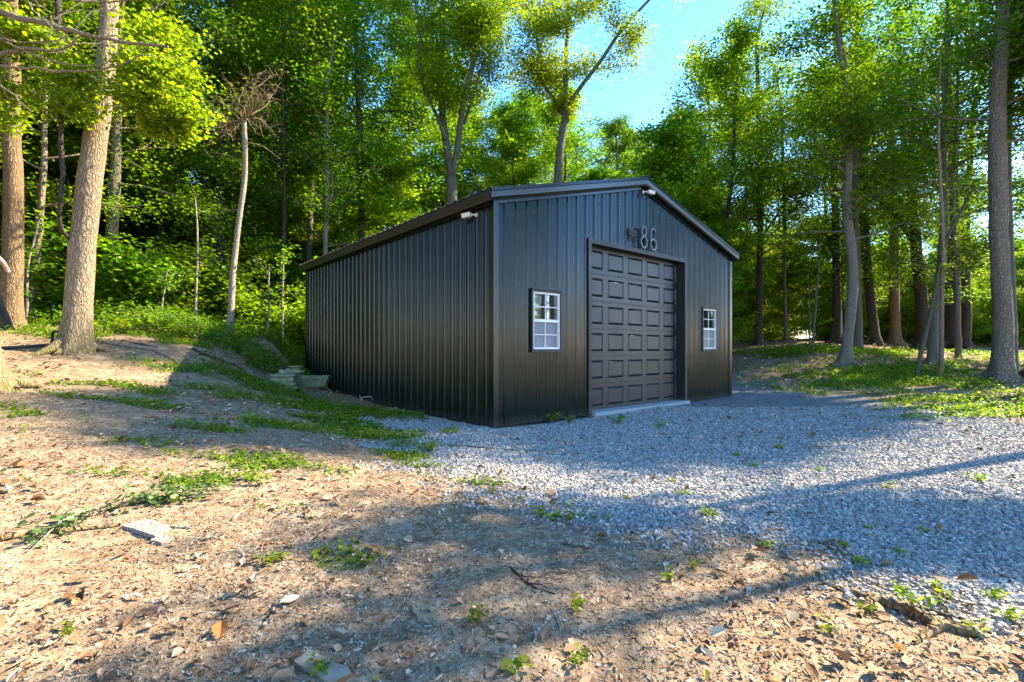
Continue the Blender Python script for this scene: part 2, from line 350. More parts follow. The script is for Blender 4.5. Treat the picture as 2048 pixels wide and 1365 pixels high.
def gsd(x, y):                                 # signed distance to the gravel outline, positive inside
    x = np.asarray(x, float); y = np.asarray(y, float); d = np.full(x.shape, 1e9); ins = np.zeros(x.shape, bool); n = len(GP)
    for i in range(n):
        ax, ay = GP[i]; bx, by = GP[(i+1) % n]; dx, dy = bx-ax, by-ay
        t = np.clip(((x-ax)*dx+(y-ay)*dy)/(dx*dx+dy*dy), 0, 1)
        d = np.minimum(d, np.hypot(x-ax-t*dx, y-ay-t*dy))
        c = ((ay > y) != (by > y)) & (x < dx*(y-ay)/(dy if dy else 1e-9)+ax); ins ^= c
    return np.where(ins, d, -d)
def gravel_m(x, y):
    w = .95+.03*np.clip(np.asarray(y)-4, 0, 4)
    return np.clip(.5+(gsd(x, y)+(fbm(np.asarray(x)*1.3, np.asarray(y)*1.3, 3)-.5)*1.5)/w, 0, 1)
def H(x, y):
    x = np.asarray(x, float); y = np.asarray(y, float)
    g = np.clip(.5+gsd(x, y)/.8, 0, 1)
    nr = np.clip(1.2-np.hypot(x, y-2)/9, 0, 1)
    return Hs(x, y)+(fbm(x*.9, y*.9, 11, 3)-.5)*.10*(1-g*.75)+(fbm(x*5, y*5, 21, 3)-.5)*.03*(1-g*.5)+(fbm(x*15, y*15, 25, 2)-.5)*.022*nr*(1-g*.8)-.012
GB = [(-2.6,3.7,.8,.22,.62),(-1.75,3.25,.5,.14,.6),(-2.4,4.3,1.1,.28,.62),(-3.6,4.6,.9,.25,.6),(.05,3.75,.5,.10,.62),(.6,3.45,.35,.08,.6),(-.45,4.25,.35,.1,.7),(-4.6,6.2,1.2,.3,.6),(-5.6,5.2,1.0,.3,.55),(-.9,2.6,.3,.12,.5),(-5.3,10.2,1.4,.8,.9),(-3.6,8.6,1.6,.9,1),(-2.2,7.0,1.0,.8,1),(-2.6,8.6,1.3,.8,1),(-1.5,6.1,.5,.4,.8),(-1.15,5.45,.35,.3,1.1),(-3.0,6.3,1.0,.3,.8),(-3.4,5.4,.9,.3,.6),(-2.6,4.5,.8,.25,.5),(-.9,4.9,.6,.12,.6),
      (-6,7.2,1.5,.5,.5),(-6.5,9.4,1.2,.6,.5),(8.6,8.9,1.6,.5,.9),(9.6,11.2,1.8,1.0,.6),(10,9.8,2.2,.5,1.0),(11.5,14.8,3.5,.9,1.3),(13,16.5,3,1.0,1.3),(14,21,4,1.5,1.1),(7.8,19,1,1,.9),(8,13.5,.7,1.6,.5),(12,13,2,.6,.7),
      (-9.5,10.5,1.5,.8,.8),(-8.3,11.5,1.5,.7,.9),(-7,12.8,1.2,1.0,1.2)]
def grass_m(x, y):
    x = np.asarray(x, float); y = np.asarray(y, float); g = np.zeros(x.shape)
    for cx, cy, rx, ry, a in GB: g = np.maximum(g, a*np.exp(-((x-cx)/rx)**2-((y-cy)/ry)**2))
    back = np.clip((y-11.5)/3, 0, 1)*np.clip((-x-5.2)/1.0, 0, 1)
    right = np.clip((x-8.2)/1.2, 0, 1)*.33*np.clip((y-4)/3, 0, 1)
    g = np.maximum(np.maximum(g, back*.9), right); g = np.maximum(g, .62*np.clip((np.hypot(x, y)-26)/8, 0, 1))
    return np.clip((g+(fbm(x*2.2, y*2.2, 31)-.5)*1.3-.30)*2.2, 0, 1)*(g > .04)

# ------------------------------------------------------------------ ground mesh and material
def build_ground():
    n = 560
    u = np.linspace(-1, 1, n)
    sx = 500*np.sinh(7.2*u)/np.sinh(7.2)
    X, Y = np.meshgrid(sx*1.0+.3, sx*1.0+3.0, indexing='ij')
    Z = H(X, Y)
    i = np.arange(n-1)[:, None]*n; j = np.arange(n-1)[None]
    f = np.stack([i+j, i+n+j, i+n+j+1, i+j+1], -1).reshape(-1, 4)
    mb = MB().add(np.stack([X, Y, Z], -1).reshape(-1, 3), f)
    t = NT('ground_soil'); c = t.coord()
    def at(nm):
        a = t.n('ShaderNodeAttribute'); a.attribute_name = nm; return a.outputs['Fac']
    n1 = t.noise(c, .9, 5, .6); n2 = t.noise(c, 9, 6, .7); n3 = t.noise(c, 45, 4, .7); n4 = t.noise(c, 3.1, 5, .65)
    soil = t.ramp(n1, [(.3, (.34, .24, .14)), (.5, (.43, .32, .20)), (.7, (.48, .385, .265))])
    soil = t.mix(t.ramp(n2, [(.42, (.75,)*3), (.6, (0,)*3)]), soil, (.15, .085, .045))
    soil = t.mix(t.ramp(n3, [(.4, (.6,)*3), (.55, (0,)*3)]), soil, (.20, .12, .065))
    nv = t.n('ShaderNodeTexNoise'); nv.inputs['Scale'].default_value = 11; nv.inputs['Detail'].default_value = 5; t.l(c, nv.inputs['Vector'])
    va = t.n('ShaderNodeVectorMath'); va.operation = 'MULTIPLY_ADD'; t.l(nv.outputs['Color'], va.inputs[0]); va.inputs[1].default_value = (.16, .16, .16); t.l(c, va.inputs[2])
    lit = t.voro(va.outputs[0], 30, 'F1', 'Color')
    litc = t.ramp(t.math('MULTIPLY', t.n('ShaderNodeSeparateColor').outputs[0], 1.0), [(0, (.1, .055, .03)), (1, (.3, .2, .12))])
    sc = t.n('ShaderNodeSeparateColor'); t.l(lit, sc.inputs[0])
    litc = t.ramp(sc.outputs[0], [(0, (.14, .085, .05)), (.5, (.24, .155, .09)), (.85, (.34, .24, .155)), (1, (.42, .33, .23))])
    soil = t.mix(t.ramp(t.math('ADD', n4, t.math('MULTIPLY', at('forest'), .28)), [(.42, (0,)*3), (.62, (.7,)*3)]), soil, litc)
    # gravel
    gv = t.n('ShaderNodeTexVoronoi'); gv.inputs['Scale'].default_value = 42; t.l(c, gv.inputs['Vector'])
    ge = t.voro(c, 42, 'DISTANCE_TO_EDGE')
    gs = t.n('ShaderNodeSeparateColor'); t.l(gv.outputs['Color'], gs.inputs[0])
    grav = t.ramp(gs.outputs[0], [(0, (.19, .172, .155)), (.4, (.33, .30, .27)), (.8, (.44, .405, .365)), (1, (.56, .52, .47))])
    grav = t.mix(t.ramp(ge, [(0.0, (.55,)*3), (.10, (0,)*3)]), grav, (.09, .085, .085))
    grav = t.mix(t.ramp(t.noise(c, 1.7, 4), [(.55, (0,)*3), (.75, (.35,)*3)]), grav, (.3, .24, .19))
    gm = t.ramp(t.math('ADD', at('gravel'), t.math('MULTIPLY', t.math('SUBTRACT', n2, .5), .9)), [(.42, (0,)*3), (.58, (1,)*3)])
    grs = t.ramp(n3, [(.3, (.022, .05, .01)), (.6, (.06, .12, .02)), (.8, (.12, .17, .04))])
    gr = t.ramp(t.math('ADD', at('grass'), t.math('MULTIPLY', t.math('SUBTRACT', n2, .5), 1.0)), [(.4, (0,)*3), (.7, (.8,)*3)])
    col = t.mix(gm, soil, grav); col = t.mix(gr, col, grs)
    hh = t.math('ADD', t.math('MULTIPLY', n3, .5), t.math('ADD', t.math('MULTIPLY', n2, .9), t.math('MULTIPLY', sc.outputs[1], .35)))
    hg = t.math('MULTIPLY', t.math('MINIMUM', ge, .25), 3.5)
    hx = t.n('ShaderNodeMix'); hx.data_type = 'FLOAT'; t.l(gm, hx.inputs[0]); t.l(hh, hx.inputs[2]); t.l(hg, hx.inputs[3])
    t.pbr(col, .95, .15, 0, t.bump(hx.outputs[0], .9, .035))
    o = mb.build('ground', t.m, smooth=True); tag(o, kind='structure')
    xf = X.ravel(); yf = Y.ravel()
    fo = np.clip(np.maximum((yf-11)/6, 0), 0, 1)*np.clip((np.abs(xf-1)-5)/3, 0, 1)
    fo = np.maximum(fo, np.clip((yf-17)/5, 0, 1)); fo = np.maximum(fo, np.clip((np.hypot(xf, yf)-16)/8, 0, 1))
    for nm, dat in (('gravel', gravel_m(xf, yf)), ('grass', grass_m(xf, yf)), ('forest', fo)):
        a = o.data.attributes.new(nm, 'FLOAT', 'POINT'); a.data.foreach_set('value', dat.astype(np.float32))
    return o
build_ground()

# ------------------------------------------------------------------ garage
def paint(name, col, rough, spec, coat=0.0, metal=0.0, grain=False):
    t = NT(name); c = t.coord(); n = t.noise(t.coord((1, 1, .15)), 3, 3); n2 = t.noise(c, 60, 3)
    dust = t.noise(c, 2.3, 5, .6)
    base = t.mix(t.ramp(dust, [(.45, (0,)*3), (.8, (.05,)*3)]), col, (.10, .09, .07))
    sz = t.n('ShaderNodeSeparateXYZ'); tc = t.n('ShaderNodeTexCoord'); t.l(tc.outputs['Object'], sz.inputs[0])
    low = t.math('MULTIPLY', t.ramp(sz.outputs['Z'], [(0.0, (1,)*3), (.16, (0,)*3)]), t.ramp(n2, [(.35, (0,)*3), (.6, (.3,)*3)]))
    base = t.mix(low, base, (.20, .15, .11))
    if grain:
        g = t.noise(t.coord((3, 3, 26)), 7, 5, .6, .6)
        b = t.bump(g, .35, .006)
    else: b = t.bump(n, .35, .01)
    rg = t.math('MULTIPLY_ADD', n2, .08, rough)
    p = t.pbr(base, rg, spec, metal, b); p.inputs['IOR'].default_value = 1.5; p.inputs['Coat Weight'].default_value = coat; p.inputs['Coat Roughness'].default_value = .2
    return t.m
M_side = paint('siding_paint', (.0018, .0095, .0065), .15, .36, .0, .0)
M_trim = paint('trim_paint', (.003, .007, .006), .20, .6, .0, .0)
M_black = paint('black_trim_paint', (.012, .014, .014), .4, .5)
M_roof = paint('roof_paint', (.055, .04, .028), .4, .5, 0, .0)
M_door = paint('door_paint', (.009, .012, .014), .30, .6, .0, .0, grain=True)
M_screw = mat_simple('screw_head', (.03, .035, .035), .5, .5)
M_white = mat_simple('white_vinyl', (.70, .66, .56), .4, .5, var=.04)
M_conc = mat_simple('sill_concrete', (.32, .32, .30), .85, .3, var=.15, scale=14, bump=.3)
def mat_glass():
    t = NT('window_glass'); c = t.coord()
    t.pbr((.012, .016, .015), .03, 1.0, 0, None, IOR=1.9); return t.m
M_glass = mat_glass()
M_screen = mat_simple('insect_screen', (.16, .165, .18), .45, .6, var=.12, scale=3)
M_dark = mat_simple('dark_interior', (.01, .01, .012), .9, .1)

G = empty('metal_garage', (C0[0], C0[1], 0), GA)
tag(G, 'dark green black ribbed metal garage with a gable roof standing on the gravel', 'garage')
PIT = .265; ZE = 3.70; EV = .17; OV = .13      # roof pitch, eave top, side overhang, gable overhang
def ztop(x): return ZE+PIT*(min(x, GW-x)+EV)
PER = GW/32
def profile(length, per, breaks=()):
    xs = []
    n = int(round(length/per))
    for i in range(n):
        b = i*per
        for fx, dy in ((0, 0), (.18, 0), (.215, -.007), (.25, -.007), (.285, 0), (.38, 0), (.415, -.007), (.45, -.007), (.485, 0), (.60, 0), (.635, -.007), (.67, -.007), (.705, 0), (.77, 0), (.83, -.022), (.90, -.022), (.96, 0)):
            xs.append((b+fx*per, dy))
    xs.append((n*per, 0))
    d = dict(xs)
    for b in breaks:
        for k in range(len(xs)-1):
            if xs[k][0] < b < xs[k+1][0]:
                t = (b-xs[k][0])/(xs[k+1][0]-xs[k][0]); xs.insert(k+1, (b, xs[k][1]*(1-t)+xs[k+1][1]*t)); break
    return xs
DX0, DX1, DZ = 2.27, 5.55, 3.22
WIN = [(.80, 1.45, 1.225, 2.20), (6.37, 7.03, 1.225, 2.20)]
# front wall (local y = 0, outside is -y)
mb = MB()
pr = profile(GW, PER, [DX0, DX1]+[q for w in WIN for q in w[:2]])
for (xa, ya), (xb, yb) in zip(pr[:-1], pr[1:]):
    xm = (xa+xb)/2; za, zb = ztop(xa)-.10, ztop(xb)-.10
    segs = [(0.0, None)]
    if DX0 < xm < DX1: segs = [(DZ, None)]
    for w in WIN:
        if w[0] < xm < w[1]: segs = [(0.0, w[2]), (w[3], None)]
    for z0, z1 in segs:
        ta, tb = (za, zb) if z1 is None else (z1, z1)
        mb.quad((xa, ya, z0), (xb, yb, z0), (xb, yb, tb), (xa, ya, ta))
        if z0 == 0.0 and False: pass
for i in range(32):
    for row in (.10, .95, 1.15, 2.35, 3.30, 3.45+PIT*min((i+.5)*PER, GW-(i+.5)*PER)-.13):
        x = (i+.68-.15)*PER; z = row
        if DX0-.05 < x < DX1+.05 and z < DZ+.05: continue
        if any(w[0]-.05 < x < w[1]+.05 and w[2]-.06 < z < w[3]+.06 for w in WIN): continue
        if z > ztop(x)-.2: continue
        a = np.linspace(0, 2*pi, 6, endpoint=False)
        p = np.stack([x+.010*np.cos(a), np.full(6, -.002), z+.010*np.sin(a)], -1); mb.prism(p[::-1], (0, -.008, 0), 1)
front = mb.build('front_wall', [M_side, M_screw], G)
# side walls and back wall
def sidewall(name, x, sgn):
    mb = MB(); pr = profile(GL, GL/37)
    for (a, da), (b, db) in zip(pr[:-1], pr[1:]):
        A_, B_ = (x+sgn*-da, a, 0), (x+sgn*-db, b, 0)
        h = ztop(0)-.10
        mb.quad((A_[0], A_[1], 0), (B_[0], B_[1], 0), (B_[0], B_[1], h), (A_[0], A_[1], h))
    for i in range(37):
        for z in (.95, 1.2, 2.3, 3.3):
            y = (i+.53)*GL/37; a = np.linspace(0, 2*pi, 6, endpoint=False)
            p = np.stack([np.full(6, x+sgn*.002), y+.009*np.cos(a), z+.010*np.sin(a)], -1); mb.prism(p, (sgn*.008, 0, 0), 1)
    return mb.build(name, [M_side, M_screw], G)
sidewall('side_wall', 0.0, -1); sidewall('side_wall', GW, 1)
mb = MB(); pr = profile(GW, PER)
for (xa, ya), (xb, yb) in zip(pr[:-1], pr[1:]):
    mb.quad((xa, GL-ya, 0), (xb, GL-yb, 0), (xb, GL-yb, ztop(xb)-.1), (xa, GL-ya, ztop(xa)-.1))
mb.build('back_wall', M_side, G)
# corner trims
for cx, cy, sx, sy in ((0, 0, 1, 1), (GW, 0, -1, 1), (0, GL, 1, -1), (GW, GL, -1, -1)):
    mb = MB(); o = .035; w = .105
    xa, ya = cx-sx*o, cy-sy*o
    z1 = ztop(0)-.13
    mb.box((min(xa, xa+sx*w), min(ya, ya+sy*.004), 0), (max(xa, xa+sx*w), max(ya, ya+sy*.004), z1))
    mb.box((min(xa, xa+sx*.004), min(ya+sy*.004, ya+sy*w), 0), (max(xa, xa+sx*.004), max(ya+sy*.004, ya+sy*w), z1))
    mb.build('corner_trim', M_trim, G)
# base trim
MB().box((.07, -.012, 0), (DX0-.1, -.004, .03)).build('base_trim', M_trim, G); MB().box((DX1+.1, -.012, 0), (GW-.07, -.004, .03)).build('base_trim', M_trim, G)
# roof: two ribbed slopes
def roofside(sg):
    mb = MB(); n = 38; L0, L1 = -OV+.0, GL+OV
    per = (L1-L0)/n; th = .012
    xe = -EV-.03 if sg < 0 else GW+EV+.03; xr = GW/2
    ze = ZE-PIT*.03; zr = ZE+PIT*(GW/2+EV)
    y = []
    for i in range(n):
        for fx, dz in ((0, 0), (.7, 0), (.77, .026), (.90, .026), (.97, 0)): y.append((L0+(i+fx)*per, dz))
    y.append((L1, 0))
    for (a, da), (b, db) in zip(y[:-1], y[1:]):
        mb.quad((xe, a, ze+da), (xe, b, ze+db), (xr, b, zr+db), (xr, a, zr+da))
        mb.quad((xe, a, ze+da-th), (xr, a, zr+da-th), (xr, b, zr+db-th), (xe, b, ze+db-th))
        mb.quad((xe, a, ze+da-th), (xe, b, ze+db-th), (xe, b, ze+db), (xe, a, ze+da))
    mb.build('roof_panel', M_roof, G)
    # rake fascia at both gables: a shaped board
    for yo, s2 in ((-OV, -1), (GL+OV, 1)):
        f = MB(); top = .004; hh = .175
        def pt(x, dz, dy): return (x, yo+s2*dy, ZE+PIT*((x if sg < 0 else GW-x)+EV)+dz)
        x0, x1 = (-EV, GW/2) if sg < 0 else (GW+EV, GW/2)
        sec = [(top-.0, .0), (top, .030), (-.05, .034), (-.06, .026), (-hh+.03, .020), (-hh, .0), (-hh, -.02), (-hh+.012, -.02), (-.03, -.02)]
        A_ = [pt(x0, dz, dy) for dz, dy in sec]; B_ = [pt(x1, dz, dy) for dz, dy in sec]
        f.add(A_+B_, [(i, (i+1) % 9, 9+(i+1) % 9, 9+i) for i in range(9)]); f.f.append((np.array([list(range(9))]), 0))
        f.build('rake_fascia', M_trim, G)
        # flat strip along the wall top below the soffit
        g = MB(); d0 = .155 if True else 0
        xa, xb = (0.06, GW/2) if sg < 0 else (GW-.06, GW/2)
        y0 = -.040 if s2 < 0 else GL+.036
        zz = lambda x: ZE+PIT*((x if sg < 0 else GW-x)+EV)
        ya_, yb_ = (y0, y0+.004)
        vs = []
        for yy in (ya_, yb_):
            vs += [(xa, yy, zz(xa)-.235), (xb, yy, zz(xb)-.235), (xb, yy, zz(xb)-.165), (xa, yy, zz(xa)-.165)]
        g.add(vs, [(0,1,2,3),(4,7,6,5),(0,4,5,1),(3,2,6,7)])
        g.build('gable_trim', M_trim, G)
        s_ = MB()
        yi = (yo+.02 if s2 < 0 else yo-.02); yj = (0.0 if s2 < 0 else GL)
        s_.quad((x0, yi, zz(x0)-.15), (x1, yi, zz(x1)-.15), (x1, yj, zz(x1)-.15), (x0, yj, zz(x0)-.15))
        s_.build('soffit', M_black, G)
    # eave fascia
    e = MB(); xo = -EV if sg < 0 else GW+EV
    s = -1 if sg < 0 else 1
    zt = ZE-.016
    sec = [(xo, zt), (xo+s*.022, zt-.01), (xo+s*.016, zt-.12), (xo, zt-.165), (xo-s*.02, zt-.165), (xo-s*.02, zt-.02)]
    A_ = [(q[0], -OV+.002, q[1]) for q in sec]; B_ = [(q[0], GL+OV-.002, q[1]) for q in sec]
    e.add(A_+B_, [(i, (i+1) % 6, 6+(i+1) % 6, 6+i) for i in range(6)]); e.f.append((np.array([[0,1,2,3,4,5]]), 0)); e.f.append((np.array([[11,10,9,8,7,6]]), 0))
    xw = -.036 if sg < 0 else GW+.036
    e.box((min(xw, xw-s*.004), 0.07, ztop(0)-.24), (max(xw, xw-s*.004), GL-.07, ztop(0)-.16))
    e.quad((xo-s*.02, -OV, zt-.15), (xo-s*.02, GL+OV, zt-.15), (0 if sg < 0 else GW, GL+OV, zt-.11), (0 if sg < 0 else GW, -OV, zt-.11))
    e.build('eave_fascia', M_black, G)
roofside(-1); roofside(1)
zr = ZE+PIT*(GW/2+EV); w = .17
rc = MB(); sec = [(GW/2-w, zr-PIT*w+.022), (GW/2, zr+.035), (GW/2+w, zr-PIT*w+.022), (GW/2+w, zr-PIT*w+.014), (GW/2, zr+.027), (GW/2-w, zr-PIT*w+.014)]
rc.add([(a, -OV-.035, b) for a, b in sec]+[(a, GL+OV+.035, b) for a, b in sec], [(i, (i+1) % 6, 6+(i+1) % 6, 6+i) for i in range(6)])
rc.f.append((np.array([[0,1,4,5],[1,2,3,4],[6,11,10,7],[7,10,9,8]]), 0)); rc.build('ridge_cap', M_roof, G)
# door
REC = .15
D = empty('garage_door'); D.parent = G
fr = MB()
fr.box((DX0-.075, -.052, 0), (DX0+.012, -.006, DZ+.075)).box((DX1-.012, -.052, 0), (DX1+.075, -.006, DZ+.075)).box((DX0+.012, -.052, DZ-.012), (DX1-.012, -.006, DZ+.075))
fr.box((DX0-.02, -.006, 0), (DX0+.004, REC+.05, DZ+.02)).box((DX1-.004, -.006, 0), (DX1+.02, REC+.05, DZ+.02)).box((DX0+.004, -.006, DZ-.004), (DX1-.004, REC+.05, DZ+.02))
fr.build('door_frame', M_black, D)
ROWS, COLS = 6, 5; RH = (DZ-.02)/ROWS; CW = (DX1-DX0)/COLS
for r in range(ROWS):
    m = MB(); z0 = .03+r*RH; z1 = z0+RH-.006; yf = REC
    x0, x1 = DX0+.006, DX1-.006
    # section with tongue grooves, panels pressed in and raised again
    xs = [x0]; 
    for c in range(COLS):
        cx0 = DX0+c*CW+.075; cx1 = DX0+(c+1)*CW-.075; xs += [cx0, cx1]
    xs.append(x1)
    pz0, pz1 = z0+.085, z1-.085
    m.quad((x0, yf, z0), (x1, yf, z0), (x1, yf, pz0), (x0, yf, pz0)); m.quad((x0, yf, pz1), (x1, yf, pz1), (x1, yf, z1), (x0, yf, z1))
    for k in range(0, len(xs), 2): m.quad((xs[k], yf, pz0), (xs[k+1], yf, pz0), (xs[k+1], yf, pz1), (xs[k], yf, pz1))
    for c in range(COLS):
        a, b = xs[1+2*c], xs[2+2*c]
        def ring(i, y): return [(a+i, y, pz0+i), (b-i, y, pz0+i), (b-i, y, pz1-i), (a+i, y, pz1-i)]
        R_ = [ring(0, yf), ring(.012, yf+.018), ring(.045, yf-.004)]
        v = [p for q in R_ for p in q]
        f = [(4*k+i, 4*k+(i+1) % 4, 4*k+4+(i+1) % 4, 4*k+4+i) for k in range(2) for i in range(4)]+[(8, 9, 10, 11)]
        m.add(v, f)
    m.quad((x0, yf, z1), (x1, yf, z1), (x1, yf+.03, z1), (x0, yf+.03, z1)); m.quad((x0, yf+.03, z0), (x1, yf+.03, z0), (x1, yf, z0), (x0, yf, z0))
    m.box((x0, yf-.005, z0+.008), (x1, yf+.0, z0+.016)); m.box((x0, yf-.005, z1-.018), (x1, yf, z1-.010))
    m.build('door_section', M_door, D)
MB().box((DX0, REC+.012, 0), (DX1, REC+.02, DZ)).build('door_backing', M_dark, D)
MB().box((DX0+.004, REC-.012, .0), (DX1-.004, REC+.03, .034)).build('bottom_seal', M_black, D)
MB().box((DX0+.01, -.14, -.03), (DX1+.05, REC-.014, .045)).build('door_threshold', M_conc, G)
# windows
for wi, (a, b, z0, z1) in enumerate(WIN):
    Wn = empty('window'); Wn.parent = G
    m = MB()
    m.box((a-.035, -.05, z0-.035), (a, -.004, z1+.035)).box((b, -.05, z0-.035), (b+.035, -.004, z1+.035)).box((a, -.05, z1), (b, -.004, z1+.035)).box((a, -.05, z0-.035), (b, -.004, z0))
    m.box((a-.05, -.075, z1+.036), (b+.06, -.03, z1+.05)); m.box((a-.045, -.07, z0-.05), (b+.045, -.03, z0-.036))
    m.build('window_casing', M_black, Wn)
    f = MB(); fw = .035; zm = (z0+z1)/2
    f.box((a+.002, -.03, z0+.002), (a+fw, .03, z1-.002)).box((b-fw, -.03, z0+.002), (b-.002, .03, z1-.002)).box((a+fw, -.03, z1-fw), (b-fw, .03, z1-.002)).box((a+fw, -.03, z0+.002), (b-fw, .03, z0+fw))
    f.box((a+fw, -.022, zm-.022), (b-fw, .028, zm+.026))
    f.build('window_frame', M_white, Wn)
    g = MB(); xm = (a+b)/2
    for q0, q1, yy in ((z0+fw, zm-.022, .004), (zm+.026, z1-fw, -.006)):
        g.box((xm-.008, yy, q0), (xm+.008, yy+.01, q1)); zc = (q0+q1)/2
        g.box((a+fw, yy, zc-.008), (xm-.008, yy+.01, zc+.008)); g.box((xm+.008, yy, zc-.008), (b-fw, yy+.01, zc+.008))
    g.build('muntins', M_white, Wn)
    MB().box((a+fw, .010, zm+.026), (b-fw, .014, z1-fw)).build('upper_pane', M_glass, Wn)
    MB().box((a+fw, .016, z0+fw), (b-fw, .020, zm-.022)).build('lower_pane', M_screen, Wn)

def glocal(name, label, cat, s, t, z):          # an Empty for something fixed to the garage, turned like the garage
    p = gw(s, t); e = empty(name, (p[0], p[1], z), GA); tag(e, label, cat); return e
# house number of bent strap iron with a scroll ornament
M_iron = mat_simple('galvanised_iron', (.10, .10, .10), .33, .6, .5, var=.25, scale=30)
M_iron2 = mat_simple('dark_iron', (.06, .055, .05), .5, .5, .5, var=.2)
HN = glocal('house_number', 'grey metal number 86 with a scrolled iron ornament above the garage door', 'house number', 3.72, -.03, 3.30)
def ringpath(cx, cz, rx, rz, a0, a1, n=28, y=-.05):
    a = np.linspace(R(a0), R(a1), n); return np.stack([cx+rx*np.cos(a), np.full(n, y), cz+rz*np.sin(a)], -1)
def strap(m, P, wd=.024, th=.028):              # flat bar following a path in the wall plane
    n = len(P); T = np.gradient(P, axis=0); T /= np.linalg.norm(T, axis=1)[:, None]; N = np.stack([-T[:, 2], np.zeros(n), T[:, 0]], -1); Y = np.array([0, th, 0])
    V = np.stack([P-N*wd/2, P+N*wd/2, P+N*wd/2-Y, P-N*wd/2-Y], 1).reshape(-1, 3)
    i = np.arange(n-1)[:, None]*4; j = np.arange(4)[None]; f = np.stack([i+j, i+(j+1) % 4, i+4+(j+1) % 4, i+4+j], -1).reshape(-1, 4)
    m.add(V, f); b = m.n-len(V); m.f.append((np.array([[b, b+1, b+2, b+3], [b+4*n-1, b+4*n-2, b+4*n-3, b+4*n-4]]), 0))
m = MB(); strap(m, ringpath(.125, .355, .078, .098, 0, 360), .034, .04); strap(m, ringpath(.125, .135, .100, .118, 0, 360), .038, .04); m.build('digit', M_iron, HN)
m = MB(); strap(m, ringpath(.46, .355, .088, .105, 25, 185), .034, .04); strap(m, np.array([(.372, -.05, .35), (.362, -.05, .25), (.362, -.05, .13)]), .034, .04); strap(m, ringpath(.46, .125, .098, .112, 0, 360), .038, .04); m.build('digit', M_iron, HN)
m = MB()
th = np.linspace(0, 3.5*pi, 40)
for cx, cz, sx, sz in ((-.17, .33, 1, 1), (-.26, .30, -1, 1), (-.1, .22, 1, -1), (-.02, .17, -1, -1), (.29, .22, 1, 1), (.29, .30, -1, -1), (.62, .2, 1, 1)):
    P = np.stack([cx+sx*(.006+.006*th)*np.cos(th), np.full(40, -.03), cz+sz*(.006+.006*th)*np.sin(th)], -1); m.tube(P, .007, 5)
for P in ([(-.34, -.03, .25), (-.1, -.03, .25), (.2, -.02, .24), (.66, -.02, .22)], [(-.21, -.03, .12), (-.21, -.03, .40)], [(-.3, -.03, .16), (-.12, -.03, .36)], [(-.12, -.03, .14), (-.3, -.03, .37)]):
    m.tube(np.array(P), .009, 6)
m.build('ornament', M_iron2, HN)
# security cameras
M_cam = mat_simple('camera_plastic', (.62, .56, .46), .45, .5, var=.08)
def seccam(label, s, t, z, dirv):
    e = glocal('security_camera', label, 'camera', s, t, z)
    d = np.array(dirv, float); d /= np.linalg.norm(d); sd = np.cross(d, (0, 0, 1)); sd /= np.linalg.norm(sd); up = np.cross(sd, d)
    wall = np.array((0, -1, 0.)) if t <= 0 and s > .1 else np.array((-1, 0, 0.))
    m = MB(); P = np.array([wall*0, wall*.022]); m.tube(P, [.035, .032], 16); m.build('mount_plate', M_cam, e)
    m = MB(); c = wall*.08+d*.03; m.tube(np.array([wall*.02, wall*.05+d*.01, c]), .013, 8); m.build('arm', M_cam, e)
    m = MB(); cc = c+d*.085
    m.obox(cc, d*.075, sd*.036, up*.032); m.obox(cc+up*.036+d*.008, d*.085, sd*.041, up*.003); m.build('housing', M_cam, e)
    m = MB(); m.tube(np.array([cc+d*.074, cc+d*.080]), [.024, .022], 14); m.build('lens', M_dark, e)
    return e
seccam('white security camera on the dark side wall under the eave', .0-.03, .42, 3.42, (-.35, .75, -.08))
seccam('white security camera under the peak of the front gable', 3.93, -.03, 4.50, (.9, -.35, -.12))

# ------------------------------------------------------------------ foliage generation
def smooth_path(P, n):
    P = np.asarray(P, float); t = np.r_[0, np.cumsum(np.linalg.norm(np.diff(P, axis=0), axis=1))]; t /= t[-1]
    q = np.linspace(0, 1, n); out = np.stack([np.interp(q, t, P[:, k]) for k in range(P.shape[1])], -1)
    for _ in range(max(1, n//(2*len(P)))):
        out[1:-1] = (out[:-2]+out[1:-1]*2+out[2:])/4
    return out
def leaves(mb, C, size, rg, flat=.45, droop=.25, wid=.36, m=0, big=False):
    C = np.asarray(C, float); n = len(C)
    a = rg.uniform(0, 2*pi, n); D = np.stack([np.cos(a), np.sin(a), rg.normal(-droop, .3, n)], -1); D /= np.linalg.norm(D, axis=1)[:, None]
    N = np.stack([rg.normal(0, flat, n), rg.normal(0, flat, n), np.ones(n)], -1); N /= np.linalg.norm(N, axis=1)[:, None]
    Sd = np.cross(D, N); Sd /= np.linalg.norm(Sd, axis=1)[:, None]+1e-9; N = np.cross(Sd, D)
    L = (size*rg.uniform(.65, 1.3, n))[:, None]; w = L*wid
    if big:      # six-point leaf for near plants
        V = np.stack([C, C+D*L*.3+Sd*w*.9+N*w*.25, C+D*L*.68+Sd*w*.75+N*w*.2, C+D*L, C+D*L*.68-Sd*w*.75+N*w*.2, C+D*L*.3-Sd*w*.9+N*w*.25], 1).reshape(-1, 3)
        b = np.arange(n)[:, None]*6
        mb.add(V, np.vstack([b+np.array([0, 1, 2, 3]), b+np.array([0, 3, 4, 5])]), m)
    else:
        V = np.stack([C, C+D*L*.45+Sd*w+N*w*.35, C+D*L, C+D*L*.45-Sd*w+N*w*.35], 1).reshape(-1, 3)
        b = np.arange(n)[:, None]*4
        mb.add(V, np.vstack([b+np.array([0, 1, 2]), b+np.array([0, 2, 3])]), m)
